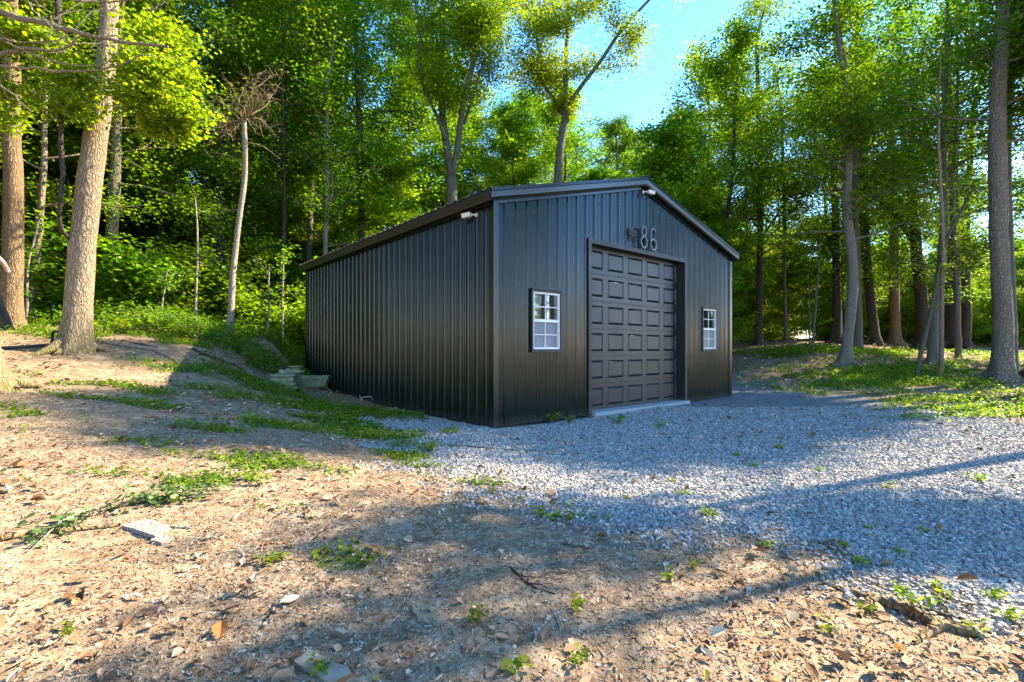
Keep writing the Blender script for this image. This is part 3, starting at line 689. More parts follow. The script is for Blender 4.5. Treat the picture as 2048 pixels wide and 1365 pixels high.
def limb(rg, p, d, L, n, up=.0, wig=.12):
    P = [np.array(p, float)]; d = np.array(d, float); d /= np.linalg.norm(d)
    for i in range(n):
        d = d+rg.normal(0, wig, 3)+np.array([0, 0, up]); d /= np.linalg.norm(d); P.append(P[-1]+d*L/n)
    return np.array(P)
def foliate(rg, trunk, leafpts, start, dirv, L, r, lv=0, up=.06, nsub=5, spray=14, sp=(.26, .07), kt=5):
    P = limb(rg, start, dirv, L, 7, up, .13)
    trunk.tube(P, np.linspace(r, r*.25, 8), kt, cap=False)
    if lv == 0:
        for k in range(nsub):
            t = rg.uniform(.25, 1); q = P[int(t*7)]; base = P[min(int(t*7)+1, 7)]-P[max(int(t*7)-1, 0)]
            base /= np.linalg.norm(base)+1e-9
            dd = base+rg.normal(0, .75, 3)*np.array([1, 1, .55])
            foliate(rg, trunk, leafpts, q, dd, L*rg.uniform(.3, .5), r*.4, 1, .0, 0, spray, sp, 4)
    for i in range(2 if lv == 0 else 1, 8):
        if lv == 0 and i < 5 and rg.random() < .5: continue
        n = rg.integers(spray//2, spray*3//2)
        o = rg.normal(0, 1, (n, 3))*np.array([sp[0], sp[0], sp[1]]); leafpts.append(P[i]+o)
LEAFCOL = [(.045, .10, .006), (.07, .15, .008), (.105, .19, .010), (.15, .23, .014), (.23, .27, .02)]
M_leaf = mat_leaf('leaf_green', LEAFCOL, .55)
M_leafy = mat_leaf('leaf_yellow_green', [(.09, .15, .010), (.14, .21, .012), (.19, .26, .015), (.29, .32, .02)], .58)
M_leafd = mat_leaf('leaf_deep_green', [(.035, .085, .008), (.055, .125, .010), (.085, .16, .012), (.13, .20, .014)], .5)
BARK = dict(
  tan=mat_bark('bark_tan', (.10, .065, .035), (.42, .32, .21), 1.0, moss=.9),
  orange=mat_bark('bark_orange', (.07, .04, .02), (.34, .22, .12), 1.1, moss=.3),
  grey=mat_bark('bark_grey', (.06, .05, .04), (.24, .21, .17), 1.3),
  mossy=mat_bark('bark_mossy', (.05, .05, .02), (.22, .19, .11), 1.2, moss=.6),
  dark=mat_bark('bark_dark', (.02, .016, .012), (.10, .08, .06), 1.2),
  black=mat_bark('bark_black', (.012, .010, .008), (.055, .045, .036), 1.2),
  greenish=mat_bark('bark_greenish', (.05, .05, .028), (.22, .20, .13), 1.6),
  pale=mat_bark('bark_pale', (.14, .11, .08), (.46, .40, .32), 1.6),
  speck=mat_bark('bark_speckled', (.09, .075, .055), (.33, .29, .23), 1.5),
  ring=mat_bark('bark_ringed', (.08, .062, .045), (.33, .28, .21), .9, ring=True),
  dead=mat_bark('bark_dead', (.16, .12, .085), (.52, .44, .35), 1.8))

# traced trees
for T in T_:
    rg = np.random.default_rng(100+T['seed'])
    d = T['d']; P = np.array([px(a, b, d) for a, b in T['pts']]); w = np.array(T['w'], float)/F*d/2*.9
    base = P[0].copy(); base[2] = float(H(base[0], base[1]))
    rt = empty(T['name'], tuple(base)); tag(rt, T['label'], T['cat'] if T['name'] != 'sapling' else 'sapling', 'trees standing in the woods' )
    del rt['group']
    Q = P-base; Q[0, 2] = -.12
    if T['top'] and (not T['limbs'] or (T['crown'] != 'fork' and T['pts'][-1][1] <= 100)):
        top = base*0+Q[-1]; hh = max(T['top'], Q[-1, 2]+2)
        Q = np.vstack([Q, [top[0]*1.0+rg.normal(0, .4), top[1]+rg.normal(0, .4), hh]]); w = np.r_[w, .04]
    n = max(14, int(Q[-1, 2]*3)); tt = np.r_[0, np.cumsum(np.linalg.norm(np.diff(Q, axis=0), axis=1))]; tt /= tt[-1]
    path = smooth_path(Q, n); rr = np.interp(np.linspace(0, 1, n), tt, w)
    path[:, 1] += np.cumsum(rg.normal(0, .012, n))
    big = rr[1] > .17
    fl = np.exp(-np.clip(path[:, 2], 0, 9)/.22)*.5 if big else None
    tb = MB(); tb.tube(path, rr, 20 if big else 9, wob=.08 if big else .05, seed=T['seed'], flare=fl, cap=True)
    if big:                                     # roots running out over the ground
        for k in range(4):
            a = rg.uniform(0, 2*pi); L = rr[1]*rg.uniform(2.2, 3.8)
            rp = np.array([[cos(a)*q*L, sin(a)*q*L, 0] for q in (.2, .5, .8, 1)]); rp[:, 2] = [rr[1]*1.0, rr[1]*.28, .03, -.06]
            rp[:, 2] += H(rp[:, 0]+base[0], rp[:, 1]+base[1])-base[2]
            tb.tube(smooth_path(rp, 8), np.linspace(rr[1]*.45, rr[1]*.08, 8), 8, cap=False)
    lp = []; tips = []
    for li, L in enumerate(T['limbs']):
        lw = T['lw'][li]/F*d/2
        LP = np.array([px(a, b, d) for a, b in L])-base
        off = np.linspace(0, 1, len(LP))*rg.uniform(-1.6, 1.6); LP[:, 1] += off
        if L[-1][1] < 60: LP = np.vstack([LP, LP[-1]+(LP[-1]-LP[-2])*1.8])
        lpth = smooth_path(LP, 18); tb.tube(lpth, np.linspace(lw, lw*.35, 18), 7, cap=False); tips.append((lpth, lw))
    if T['name'] == 'sapling':
        for k in range(9):
            i = rg.integers(n//3, n); a = rg.uniform(0, 2*pi)
            foliate(rg, tb, lp, path[i], (cos(a), sin(a), .35), rg.uniform(.35, .8), .006, 1, 0, 0, 5, (.12, .05), 3)
    else:
        fork = T['crown'] == 'fork'
        for lpth, lw in tips:
            LL = float(np.linalg.norm(lpth[-1]-lpth[0]))
            for k in range(int(2+LL*(1.7 if fork else 1.3))):
                i = rg.integers(4, 18); a = rg.uniform(0, 2*pi)
                foliate(rg, tb, lp, lpth[i], (cos(a), sin(a), rg.uniform(-.1, .6)), min(rg.uniform(1.2, 2.8), LL*.7), .022, 0, .03, 6, 15, (.36, .22))
        if not fork:
            lo = {'high': .42, 'mid': .24, 'highonly': .62}[T['crown']]
            hi = path[-1, 2]; nb = int(12+hi*.75)
            for k in range(nb):
                z = hi*(lo+(1-lo)*(k+rg.random())/nb); i = int(np.argmin(abs(path[:, 2]-z)))
                a = k*2.4+rg.uniform(-.4, .4); f = (z/hi-lo)/(1-lo)
                L = (1.0+2.4*sin(pi*min(1, f*.75+.22)))*rg.uniform(.7, 1.15)
                foliate(rg, tb, lp, path[i], (cos(a), sin(a), .15+.5*f), L, .012+.018*(1-f)*2, 0, .02, 5, 14, (.40, .18))
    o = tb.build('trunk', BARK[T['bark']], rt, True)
    if lp:
        cr = MB(); leaves(cr, np.vstack(lp), .12 if d > 17 else .105, rg)
        lm = M_leafy if T['crown'] == 'fork' or T['seed'] in (3, 15, 25) else (M_leafd if T['seed'] % 3 == 0 else M_leaf)
        cr.build('crown', lm, rt)

# shared woodland trees: a few grown once, then copied
def grow(seed, kind):
    rg = np.random.default_rng(seed); tb = MB(); lp = []
    if kind in ('canopy', 'tall'):
        h = rg.uniform(17, 21); r = rg.uniform(.13, .22); n = 30
        P = limb(rg, (0, 0, -.15), (rg.normal(0, .04), rg.normal(0, .04), 1), h, n-1, .05, .028)
        rr = r*(1-np.linspace(0, 1, n))**.75+.02; rr[0] *= 1.5; tb.tube(P, rr, 9, wob=.06, seed=seed)
        nb = 34 if kind == 'canopy' else 24
        for k in range(nb):
            f = (k+rg.random())/nb; lo_ = .30 if kind == 'canopy' else .52; z = lo_+(1-lo_)*f; i = min(n-1, int(z*(n-1))); a = k*2.4+rg.uniform(-.5, .5)
            L = (1.3+3.0*sin(pi*min(1, f*.8+.18)))*rg.uniform(.6, 1.25)
            foliate(rg, tb, lp, P[i], (cos(a), sin(a), .15+.6*f), L, .03*(1-f)+.01, 0, .03, 6, 16, (.38, .17), 4)
        sz = .165
    elif kind == 'under':
        h = rg.uniform(7, 9.5); r = rg.uniform(.045, .075); n = 20
        P = limb(rg, (0, 0, -.1), (rg.normal(0, .12), rg.normal(0, .12), 1), h, n-1, .04, .05)
        tb.tube(P, r*(1-np.linspace(0, 1, n))**.8+.008, 7, wob=.05, seed=seed)
        nb = 34
        for k in range(nb):
            f = (k+rg.random())/nb; z = .12+.88*f; i = min(n-1, int(z*(n-1))); a = k*2.4+rg.uniform(-.5, .5)
            L = (.8+1.6*sin(pi*min(1, f*.7+.3)))*rg.uniform(.6, 1.2)
            foliate(rg, tb, lp, P[i], (cos(a), sin(a), .12+.4*f), L, .013, 0, -.01, 5, 18, (.32, .09), 4)
        sz = .125
    else:                                       # shrub
        for k in range(9):
            a = rg.uniform(0, 2*pi)
            foliate(rg, tb, lp, (rg.normal(0, .12), rg.normal(0, .12), -.05), (cos(a)*.8, sin(a)*.8, 1.0), rg.uniform(.8, 1.6), .010, 0, 0, 5, 15, (.16, .07), 4)
        sz = .10
    cr = MB(); leaves(cr, np.vstack(lp), sz, rg)
    return tb, cr
PROTO = {}
for kind, cnt in (('canopy', 4), ('under', 4), ('shrub', 3), ('tall', 2)):
    for q in range(cnt):
        tb, cr = grow(500+q*7+len(kind)*31, kind)
        bk = [BARK['dark'], BARK['greenish'], BARK['grey'], BARK['mossy']][q % 4]
        lm = {'tall': [M_leaf, M_leafy], 'canopy': [M_leaf, M_leafd, M_leaf, M_leafy], 'under': [M_leaf, M_leafd, M_leafy, M_leaf], 'shrub': [M_leafd, M_leaf, M_leafy]}[kind][q]
        PROTO[kind, q] = (tb.mesh('trunk', bk, True), cr.mesh('crown', lm))
NM = {'canopy': 'woodland_tree', 'tall': 'woodland_tree', 'under': 'understory_tree', 'shrub': 'shrub'}
nplaced = 0
def plant(kind, q, x, y, sc, label, group, sz=1.0):
    global nplaced
    q = q % {'shrub': 3, 'tall': 2}.get(kind, 4)
    r = empty(NM[kind], (x, y, float(H(x, y))), random.uniform(0, 6.28)); r.scale = (sc, sc, sc*sz)
    tag(r, label, 'shrub' if kind == 'shrub' else 'tree', group)
    for nm, me in zip(('trunk' if kind != 'shrub' else 'stems', 'crown' if kind != 'shrub' else 'foliage'), PROTO[kind, q]):
        o = bpy.data.objects.new(nm, me); COL.objects.link(o); o.parent = r
    nplaced += 1
rf = random.Random(5)
def zone(x, y):
    a = 1024+F*x/y if y > .5 else 9999
    return a
PLACES = [(120, 'left of the big leaning tree'), (320, 'right of the big leaning tree'), (480, 'around the dead snag'), (640, 'right of the dead snag'),
  (860, 'over the left half of the long roof'), (1010, 'over the near end of the long roof'), (1200, 'behind the left slope of the gable'), (1460, 'behind the right slope of the gable'),
  (1600, 'just right of the garage'), (1740, 'around the grey wavy trunk'), (1900, 'around the big dark tree at right'), (2600, 'near the ringed trunk at right')]
LBL = {k: v for k, v in PLACES}
def region(x, y):
    a = zone(x, y)
    for k, v in PLACES:
        if a < k: return k
    return 2600
def ingarage(x, y, m=1.2):
    q = np.array([x, y])-C0; s = q@U; t = q@V_; return -m < s < GW+m and -m < t < GL+m
placed = [(px(t['pts'][0][0], 0, t['d'])[0], t['d']) for t in T_]+[(px(470, 0, 13.5)[0], 13.5), (px(430, 0, 14.5)[0], 14.5), (px(500, 0, 15)[0], 15)]
def far(x, y, dmin): return all((x-a)**2+(y-b)**2 > dmin*dmin for a, b in placed)
def skyh(a, d):                                 # tallest crown (m) allowed so that the gap of open sky stays open
    ys = np.interp(a, [700, 800, 880, 930, 1000, 1050, 1250, 1290, 1330, 1370, 1440, 1490, 1560], [-400, -350, -60, 200, 220, 160, 120, 230, 230, 60, -20, -150, -400])
    return EYE+(HOR-ys)/F*d
# canopy
tries = 0; nc = 0
while nc < 76 and tries < 6000:
    tries += 1
    y = rf.uniform(15, 66); x = rf.uniform(-1.25, 1.08)*y
    a = zone(x, y)
    if ingarage(x, y, 3): continue
    if a > 1440 and (y < 27 or (x > 24 and y < 43) or rf.random() < .55): continue
    if a < 640 and y < 17: continue
    if 620 < a < 1480 and y < 23: continue
    if not far(x, y, 2.4): continue
    sc = rf.uniform(.85, 1.15); hmax = skyh(a, y)-float(H(x, y))
    if hmax < 6: continue
    if sc*19.5 > hmax: sc = hmax/19.5*rf.uniform(.85, 1.0)
    g = region(x, y); plant('canopy', rf.randrange(4), x, y, sc, ('nearer ' if y < 30 else 'far ')+'tall leafy tree in the woods '+LBL[g], ('nearer ' if y < 30 else 'far ')+'tall leafy trees of the woods '+LBL[g])
    placed.append((x, y)); nc += 1
# understory
tries = 0; nu = 0
while nu < 140 and tries < 6000:
    tries += 1
    y = rf.uniform(13, 52); x = rf.uniform(-1.2, 1.2)*y; a = zone(x, y)
    if ingarage(x, y, 1.8): continue
    if a > 1440 and y < 30: continue
    if a < 640 and (y < 15.5 or (y < 18 and a > 430)): continue
    if 620 < a < 1480 and y < 21: continue
    if not far(x, y, 1.9): continue
    g = region(x, y); plant('under', 2 if g > 1460 and rf.random() < .6 else rf.randrange(4), x, y, rf.uniform(.75, 1.3), ('nearer ' if y < 30 else 'far ')+'small leafy tree in the woods '+LBL[g], ('nearer ' if y < 30 else 'far ')+'small leafy trees of the woods '+LBL[g])  # yellow-green leaves favoured at right, their colour standing in for sunlit foliage
    placed.append((x, y)); nu += 1
tries = 0; ns = 0
while ns < 150 and tries < 6000:
    tries += 1
    y = rf.uniform(14, 50); x = rf.uniform(-1.15, 1.15)*y; a = zone(x, y)
    if ingarage(x, y, 1.5): continue
    if a > 1440 and y < 31: continue
    if a < 640 and (y < 14.5 or (y < 16.5 and a > 380)): continue
    if 620 < a < 1480 and y < 20: continue
    g = region(x, y); plant('shrub', rf.randrange(3), x, y, rf.uniform(1.0, 2.4), ('nearer ' if y < 30 else 'far ')+'low leafy shrub in the woods '+LBL[g], ('nearer ' if y < 30 else 'far ')+'low leafy shrubs of the woods '+LBL[g]); ns += 1
for k in range(46):                             # a far belt closing the view between the trunks
    y = rf.uniform(56, 78); x = (rf.uniform(-1.15, 1.2))*y; g = region(x, y)
    plant('under', rf.randrange(4), x, y, rf.uniform(1.1, 1.7), 'far small leafy tree in the woods '+LBL[g], 'far small leafy trees of the woods '+LBL[g])
# trees beyond the right edge and across the drive (their shade falls on the yard, the siding mirrors them)
def sunpos(q, r): return r*cos(SUN_AZ)-q*sin(SUN_AZ), r*sin(SUN_AZ)+q*cos(SUN_AZ)
for q_, r_, kind, v, sc in ((9.5, 29, 'canopy', 2, 1.0), (3.2, 38, 'canopy', 0, .8), (-2.0, 45, 'canopy', 2, .9), (-7, 24, 'canopy', 0, .9)):
    x, y = sunpos(q_, r_); plant(kind, v, x, y, sc, 'leafy tree across the gravel drive beyond the right edge', 'trees across the drive')
def shade_caster_tree(q_, r_, z0, z1, rad, nb, seed, label):      # unseen added tree, crown height and width shaped to shade the yard
    rg = np.random.default_rng(seed); x, y = sunpos(q_, r_); b = (x, y, float(H(x, y))); e = empty('broadleaf_tree', b); tag(e, label, 'tree', 'added shade trees past the right edge')
    P = limb(rg, (0, 0, -.15), (0, 0, 1), z1+.4, 24, .1, .02); P[:, :2] -= np.interp(P[:, 2], [0, (z0+z1)/2, z1+1], [0, 1, 1])[:, None]*(P[16, :2]); tb = MB(); tb.tube(P, np.linspace(.17, .03, 25), 10, wob=.06, seed=seed); lp = []
    for k in range(nb):
        z = z0+(z1-z0)*(k+rg.random())/nb; i_ = int(np.clip(z/(z1+.4)*24-1, 0, 24)); a = k*2.4+rg.uniform(-.5, .5); L = rad*rg.uniform(.5, 1.05)
        foliate(rg, tb, lp, P[i_], (cos(a), sin(a), .35), L, .02, 0, .02, 5, 8 if seed in (4, 9) else 18, (.36, .14), 4)
    tb.build('trunk', BARK['grey'], e, True); c_ = MB(); leaves(c_, np.vstack(lp), .13, rg); c_.build('crown', M_leaf, e)
for a_ in ((5.3, 18.5, 9.9, 12.4, 1.3, 16, 1), (7.3, 21, 9, 14, 1.9, 44, 2), (6.2, 23.5, 11.5, 14.5, 1.6, 26, 3), (3.1, 13.0, 9.3, 10.4, .7, 7, 4), (1.8, 12.0, 9.9, 10.8, .5, 3, 9), (1.95, 14.5, 8.4, 9.1, .45, 7, 5), (6.2, 16, 13.4, 15, .5, 9, 6), (9.2, 22, 18, 20, 1.0, 16, 8)):
    shade_caster_tree(*a_, 'unseen slim tree past the right edge, added with a crown shaped to shade the yard')
for k in range(30):
    a_ = R(-40+k*2.1); D_ = rf.uniform(58, 74); x, y = D_*cos(a_), D_*sin(a_); v = k % 4; sc = rf.uniform(.36, .5)
    plant('canopy' if k % 3 else 'under', v, x, y, sc if k % 3 else sc*1.6, 'leafy tree far across the gravel drive beyond the right edge', 'far trees across the drive')
for k in range(90):
    x = rf.uniform(-34, -12.5); y = rf.uniform(-14, 16)
    if x > -1.25*abs(y)-1 and y > 0: continue
    if not far(x, y, 2.2): continue
    plant('canopy' if k % 2 else 'under', k % 4, x, y, rf.uniform(.9, 1.2), 'leafy tree of the woods past the left edge', 'woods past the left edge'); placed.append((x, y))
print('planted', nplaced)

# ------------------------------------------------------------------ bits on the ground
def gz(x, y): return float(H(x, y))
def gpx(a, b, lift=0.0):                        # where the pixel ray meets the ground
    lo, hi = .8, 60.0
    f = lambda d: (EYE+(HOR-b)/F*d)-float(H((a-1024)/F*d, d))
    d = lo
    while d < hi:
        if f(d) < 0: break
        d += .1 if d < 15 else .5
    a0, b0 = d-.5, d
    for _ in range(20):
        mdl = (a0+b0)/2
        if f(mdl) < 0: b0 = mdl
        else: a0 = mdl
    x = (a-1024)/F*b0; return np.array([x, b0, float(H(x, b0))+lift])
def frustum_pts(n, y0, y1, rg, power=1.0, marg=1.5):
    u = rg.random(n)
    y = y0+(y1-y0)*u**power
    x = rg.uniform(-1, 1, n)*(1.08*y+marg)
    return x, y

# loose gravel stones
M_stone = NT('gravel_stone'); g_ = M_stone.n('ShaderNodeNewGeometry'); c_ = M_stone.coord()
M_stone.pbr(M_stone.mix(.35, M_stone.ramp(g_.outputs['Random Per Island'], [(0, (.14, .128, .115)), (.35, (.27, .245, .22)), (.7, (.39, .355, .315)), (.88, (.54, .50, .44)), (1, (.28, .20, .13))]), M_stone.ramp(M_stone.noise(c_, 90, 3), [(.3, (.17, .158, .145)), (.7, (.44, .41, .37))])), .85, .3)
rg = np.random.default_rng(77)
X, Y = frustum_pts(520000, 2.0, 10.5, rg, 1.0)
gm = gravel_m(X, Y); keepm = rg.random(len(X)) < gm**1.5*np.clip(1.35-(Y-2)/9, .25, 1)
q = np.stack([X, Y], -1)-C0; ss = q@U; tt2 = q@V_; keepm &= ~((ss > -.05) & (ss < GW+.05) & (tt2 > -.14) & (tt2 < GL))
X, Y = X[keepm], Y[keepm]; n = len(X); print('stones', n)
sz = (.0045+.0095*rg.random(n)**1.6)*(1+.06*(Y-2)); Z = H(X, Y)+sz*.25
cube = np.array([(-1,-1,-1),(1,-1,-1),(1,1,-1),(-1,1,-1),(-1,-1,1),(1,-1,1),(1,1,1),(-1,1,1)], float)*.8
cf = np.array([(0,3,2,1),(4,5,6,7),(0,1,5,4),(1,2,6,5),(2,3,7,6),(3,0,4,7)])
Vv = cube[None]*(1+rg.normal(0, .22, (n, 8, 3)))*rg.uniform(.6, 1.25, (n, 1, 3))*sz[:, None, None]
th = rg.uniform(0, 2*pi, n); ph = rg.normal(0, .6, n)
c, s = np.cos(th), np.sin(th); cp, sp_ = np.cos(ph), np.sin(ph)
x1 = Vv[..., 0]*cp[:, None]+Vv[..., 2]*sp_[:, None]; z1 = -Vv[..., 0]*sp_[:, None]+Vv[..., 2]*cp[:, None]; y1 = Vv[..., 1]
Vv = np.stack([x1*c[:, None]-y1*s[:, None]+X[:, None], x1*s[:, None]+y1*c[:, None]+Y[:, None], z1+Z[:, None]], -1)
mb = MB(); mb.add(Vv.reshape(-1, 3), (np.arange(n)[:, None, None]*8+cf[None]).reshape(-1, 4))
tag(mb.build('gravel', M_stone.m), 'crushed grey stone scattered over the drive', 'gravel', kind='stuff')

# leaf litter
def mat_litter():
    t = NT('leaf_litter'); g = t.n('ShaderNodeNewGeometry')
    col = t.ramp(g.outputs['Random Per Island'], [(0, (.10, .045, .02)), (.3, (.22, .11, .05)), (.55, (.34, .20, .11)), (.8, (.44, .31, .19)), (.93, (.50, .40, .28)), (.98, (.36, .11, .03)), (1, (.45, .33, .05))])
    t.pbr(col, .8, .25); return t.m
M_lit = mat_litter()
def litter(n, y0, y1, power, size, seed, dens):
    rg = np.random.default_rng(seed); X, Y = frustum_pts(n, y0, y1, rg, power)
    k = rg.random(n) < dens(X, Y); q = np.stack([X, Y], -1)-C0; s_, t_ = q@U, q@V_
    k &= ~((s_ > -.05) & (s_ < GW+.05) & (t_ > -.05) & (t_ < GL)); X, Y = X[k], Y[k]; n = len(X)
    L = size*rg.uniform(.5, 1.35, n); a = rg.uniform(0, 2*pi, n); tilt = rg.normal(0, .35, n)
    D = np.stack([np.cos(a), np.sin(a), tilt], -1); D /= np.linalg.norm(D, axis=1)[:, None]
    Nn = np.stack([rg.normal(0, .35, n), rg.normal(0, .35, n), np.ones(n)], -1); Sd = np.cross(D, Nn); Sd /= np.linalg.norm(Sd, axis=1)[:, None]; Nn = np.cross(Sd, D)
    C = np.stack([X, Y, H(X, Y)+.003+L*.12+np.abs(tilt)*L*.3], -1); L = L[:, None]; w = L*rg.uniform(.12, .42, n)[:, None]; cu = rg.uniform(.1, 1.3, n)[:, None]
    V = np.stack([C-D*L*.5, C-D*L*.15+Sd*w+Nn*w*cu, C+D*L*.25+Sd*w*.7+Nn*w*cu, C+D*L*.5+Nn*L*.12*cu, C+D*L*.2-Sd*w*.8+Nn*w*cu*.8, C-D*L*.2-Sd*w*.9+Nn*w*cu], 1).reshape(-1, 3)
    b = np.arange(n)[:, None]*6; return V, np.vstack([b+np.array([0, 1, 2, 3]), b+np.array([0, 3, 4, 5])]), n
dl = lambda x, y: np.clip(.15+(1-gravel_m(x, y))*(fbm(x*.8, y*.8, 55)-.28)*2.2, .06, 1)
mb = MB(); tot = 0
for n, y0, y1, pw, size, sd in ((1500, 1.3, 6, 1.0, .07, 7), (11000, 1.3, 7, 1.0, .032, 1), (50000, 1.3, 6, .9, .014, 5), (12000, 6, 16, 1.0, .07, 2), (15000, 14, 34, 1.0, .14, 3)):
    V, f, k = litter(n, y0, y1, pw, size, sd, dl); mb.add(V, f); tot += k
print('litter', tot)
tag(mb.build('leaf_litter', M_lit), 'dry brown fallen leaves scattered over the soil', 'leaf litter', kind='stuff')

# crumbs of soil, bark chips and twiglets
rg = np.random.default_rng(91); n = 110000
X, Y = frustum_pts(n, 1.3, 6.5, rg, 1.0); k = rg.random(n) < np.clip((1-gravel_m(X, Y))*fbm(X*1.5, Y*1.5, 61)*1.8, 0, 1)
X, Y = X[k], Y[k]; n = len(X); a = rg.uniform(0, 2*pi, n); L = rg.uniform(.003, .034, n)*(rg.random(n)**1.3)+.003; W2 = rg.uniform(.0008, .0026, n); W2 = np.minimum(W2, L)
Dx = np.stack([np.cos(a), np.sin(a), rg.normal(0, .25, n)], -1); Dy = np.stack([-np.sin(a), np.cos(a), np.zeros(n)], -1); Dz = np.array([0, 0, 1.0])
Cc = np.stack([X, Y, H(X, Y)+W2*.6], -1)
Vv = Cc[:, None]+cube[None, :, :1]*Dx[:, None]*L[:, None, None]+cube[None, :, 1:2]*Dy[:, None]*W2[:, None, None]+cube[None, :, 2:]*Dz*W2[:, None, None]
Vv = Vv+rg.normal(0, .0011, Vv.shape)
mb = MB(); mb.add(Vv.reshape(-1, 3), (np.arange(n)[:, None, None]*8+cf[None]).reshape(-1, 4))
t = NT('chips'); g_ = t.n('ShaderNodeNewGeometry'); t.pbr(t.ramp(g_.outputs['Random Per Island'], [(0, (.10, .06, .035)), (.45, (.22, .14, .085)), (.8, (.40, .30, .20)), (1, (.52, .43, .33))]), .9, .2)
tag(mb.build('soil_debris', t.m), 'bark chips and twiglets scattered over the bare soil', 'debris', kind='stuff')

# low green cover (clover-like) and grass
rg = np.random.default_rng(17); X, Y = frustum_pts(440000, 2.4, 24, rg, .85)
g = grass_m(X, Y); k = rg.random(len(X)) < g*np.clip(.9-(Y-4)/40, .3, 1); q = np.stack([X, Y], -1)-C0; s_, t_ = q@U, q@V_
k &= ~((s_ > -.05) & (s_ < GW+.05) & (t_ > -.05) & (t_ < GL)); X, Y = X[k], Y[k]; print('cover', len(X))
h = rg.random(len(X))**1.5*(.05+.03*np.clip(Y-6, 0, 8)/2)*(.5+fbm(X*3, Y*3, 71))
mb = MB(); leaves(mb, np.stack([X, Y, H(X, Y)+h+.008], -1), .030+.0028*np.clip(Y, 0, 20), rg, .5, .1, .42)
tag(mb.build('ground_cover', M_leaf), 'low green clover and weeds in patches on the soil', 'ground cover', kind='stuff')
def blades(n, y0, y1, seed, hgt, thr):
    rg = np.random.default_rng(seed); X, Y = frustum_pts(n, y0, y1, rg, .9); g = grass_m(X, Y)*fbm(X*.7+4, Y*.7, 81)*1.7
    k = rg.random(len(X)) < np.clip(g-thr, 0, 1); q = np.stack([X, Y], -1)-C0; s_, t_ = q@U, q@V_
    k &= ~((s_ > -.05) & (s_ < GW+.05) & (t_ > -.05) & (t_ < GL)); X, Y = X[k], Y[k]; n = len(X)
    hh = hgt*rg.uniform(.4, 1.3, n)*(1+.05*Y); w = .0025+.0007*Y; a = rg.uniform(0, 2*pi, n); b = rg.uniform(0, 2*pi, n)
    B = np.stack([X, Y, H(X, Y)-.005], -1); Sd = np.stack([np.cos(a), np.sin(a), np.zeros(n)], -1)*w[:, None]; Ln = np.stack([np.cos(b), np.sin(b), np.zeros(n)], -1)*(hh*rg.uniform(.1, .9, n))[:, None]; Up = np.array([0, 0, 1.])*hh[:, None]
    V = np.stack([B-Sd, B+Sd, B+Sd*.7+Up*.6+Ln*.4, B-Sd*.7+Up*.6+Ln*.4, B+Up+Ln], 1).reshape(-1, 3); q = np.arange(n)[:, None]*5
    return V, q+np.array([0, 1, 2, 3]), q+np.array([3, 2, 4])
mb = MB()
for args in ((150000, 4, 24, 5, .06, .12),):
    V, f4, f3 = blades(*args); b0 = mb.n; mb.add(V, f4); mb.f.append((f3+b0, 0)); print('blades', len(f4))
tag(mb.build('grass', M_leafy), 'short bright grass growing in patches', 'grass', kind='stuff')
# dense leafy undergrowth behind the bank and behind the garage
rg = np.random.default_rng(23); lp = []; tb = MB()
for k in range(2600):
    y = rg.uniform(11.6, 19); x = rg.uniform(-1.05, -.36)*y
    if ingarage(x, y, .25) or (y < 14 and 1024+F*x/y > 520): continue
    e = (y-11.4)-(-.62*(x+7.2) if x > -7.2 else .55*(x+7.2)*-1*.4)   # fades out towards the bare bank
    if e < 0 and rg.random() < .85: continue
    z = gz(x, y); hh = rg.uniform(.15, .5)*(1+.5*vnoise(x, y, 5)); n = 16
    c = np.array([x, y, z]); tb.tube(np.array([c, c+(rg.normal(0, .05), rg.normal(0, .05), hh*.8)]), .004, 3, cap=False)
    lp.append(c+np.stack([rg.normal(0, .13, n), rg.normal(0, .13, n), rg.uniform(.15, 1, n)*hh], -1))
mb = MB(); leaves(mb, np.vstack(lp), .075, rg, .5, .15, .42)
mb.v += tb.v; mb.f += [(f+mb.n, 1) for f, m_ in tb.f]; mb.n += tb.n
tag(mb.build('undergrowth', [M_leaf, BARK['greenish']]), 'knee high green undergrowth between the bare bank and the garage', 'undergrowth', kind='stuff')

# ------------------------------------------------------------------ dead snag, vine, bare boughs
rg = np.random.default_rng(61); d = 13.5
P = np.array([px(a, b, d) for a, b in ((460,648),(463,600),(466,540),(474,470),(484,400),(491,340),(490,280),(487,232))]); base = P[0].copy(); base[2] = gz(base[0], base[1])
rt = empty('dead_tree', tuple(base)); tag(rt, 'pale dead snag with a tangle of broken twigs at its top in the left woods', 'dead tree')
tb = MB(); Q = P-base; Q[0, 2] = -.1; path = smooth_path(Q, 26); tb.tube(path, np.interp(np.linspace(0, 1, 26), [0, .2, 1], [.095, .083, .06]), 12, wob=.12, seed=4)
tb.build('trunk', BARK['dead'], rt, True)
tw = MB(); top = path[-1]
ends = [(380,232),(372,262),(400,215),(425,190),(455,160),(520,150),(545,150),(575,140),(560,165),(540,190),(515,175),(440,250),(410,300),(545,262),(530,240),(500,150),(480,185),(395,245)]
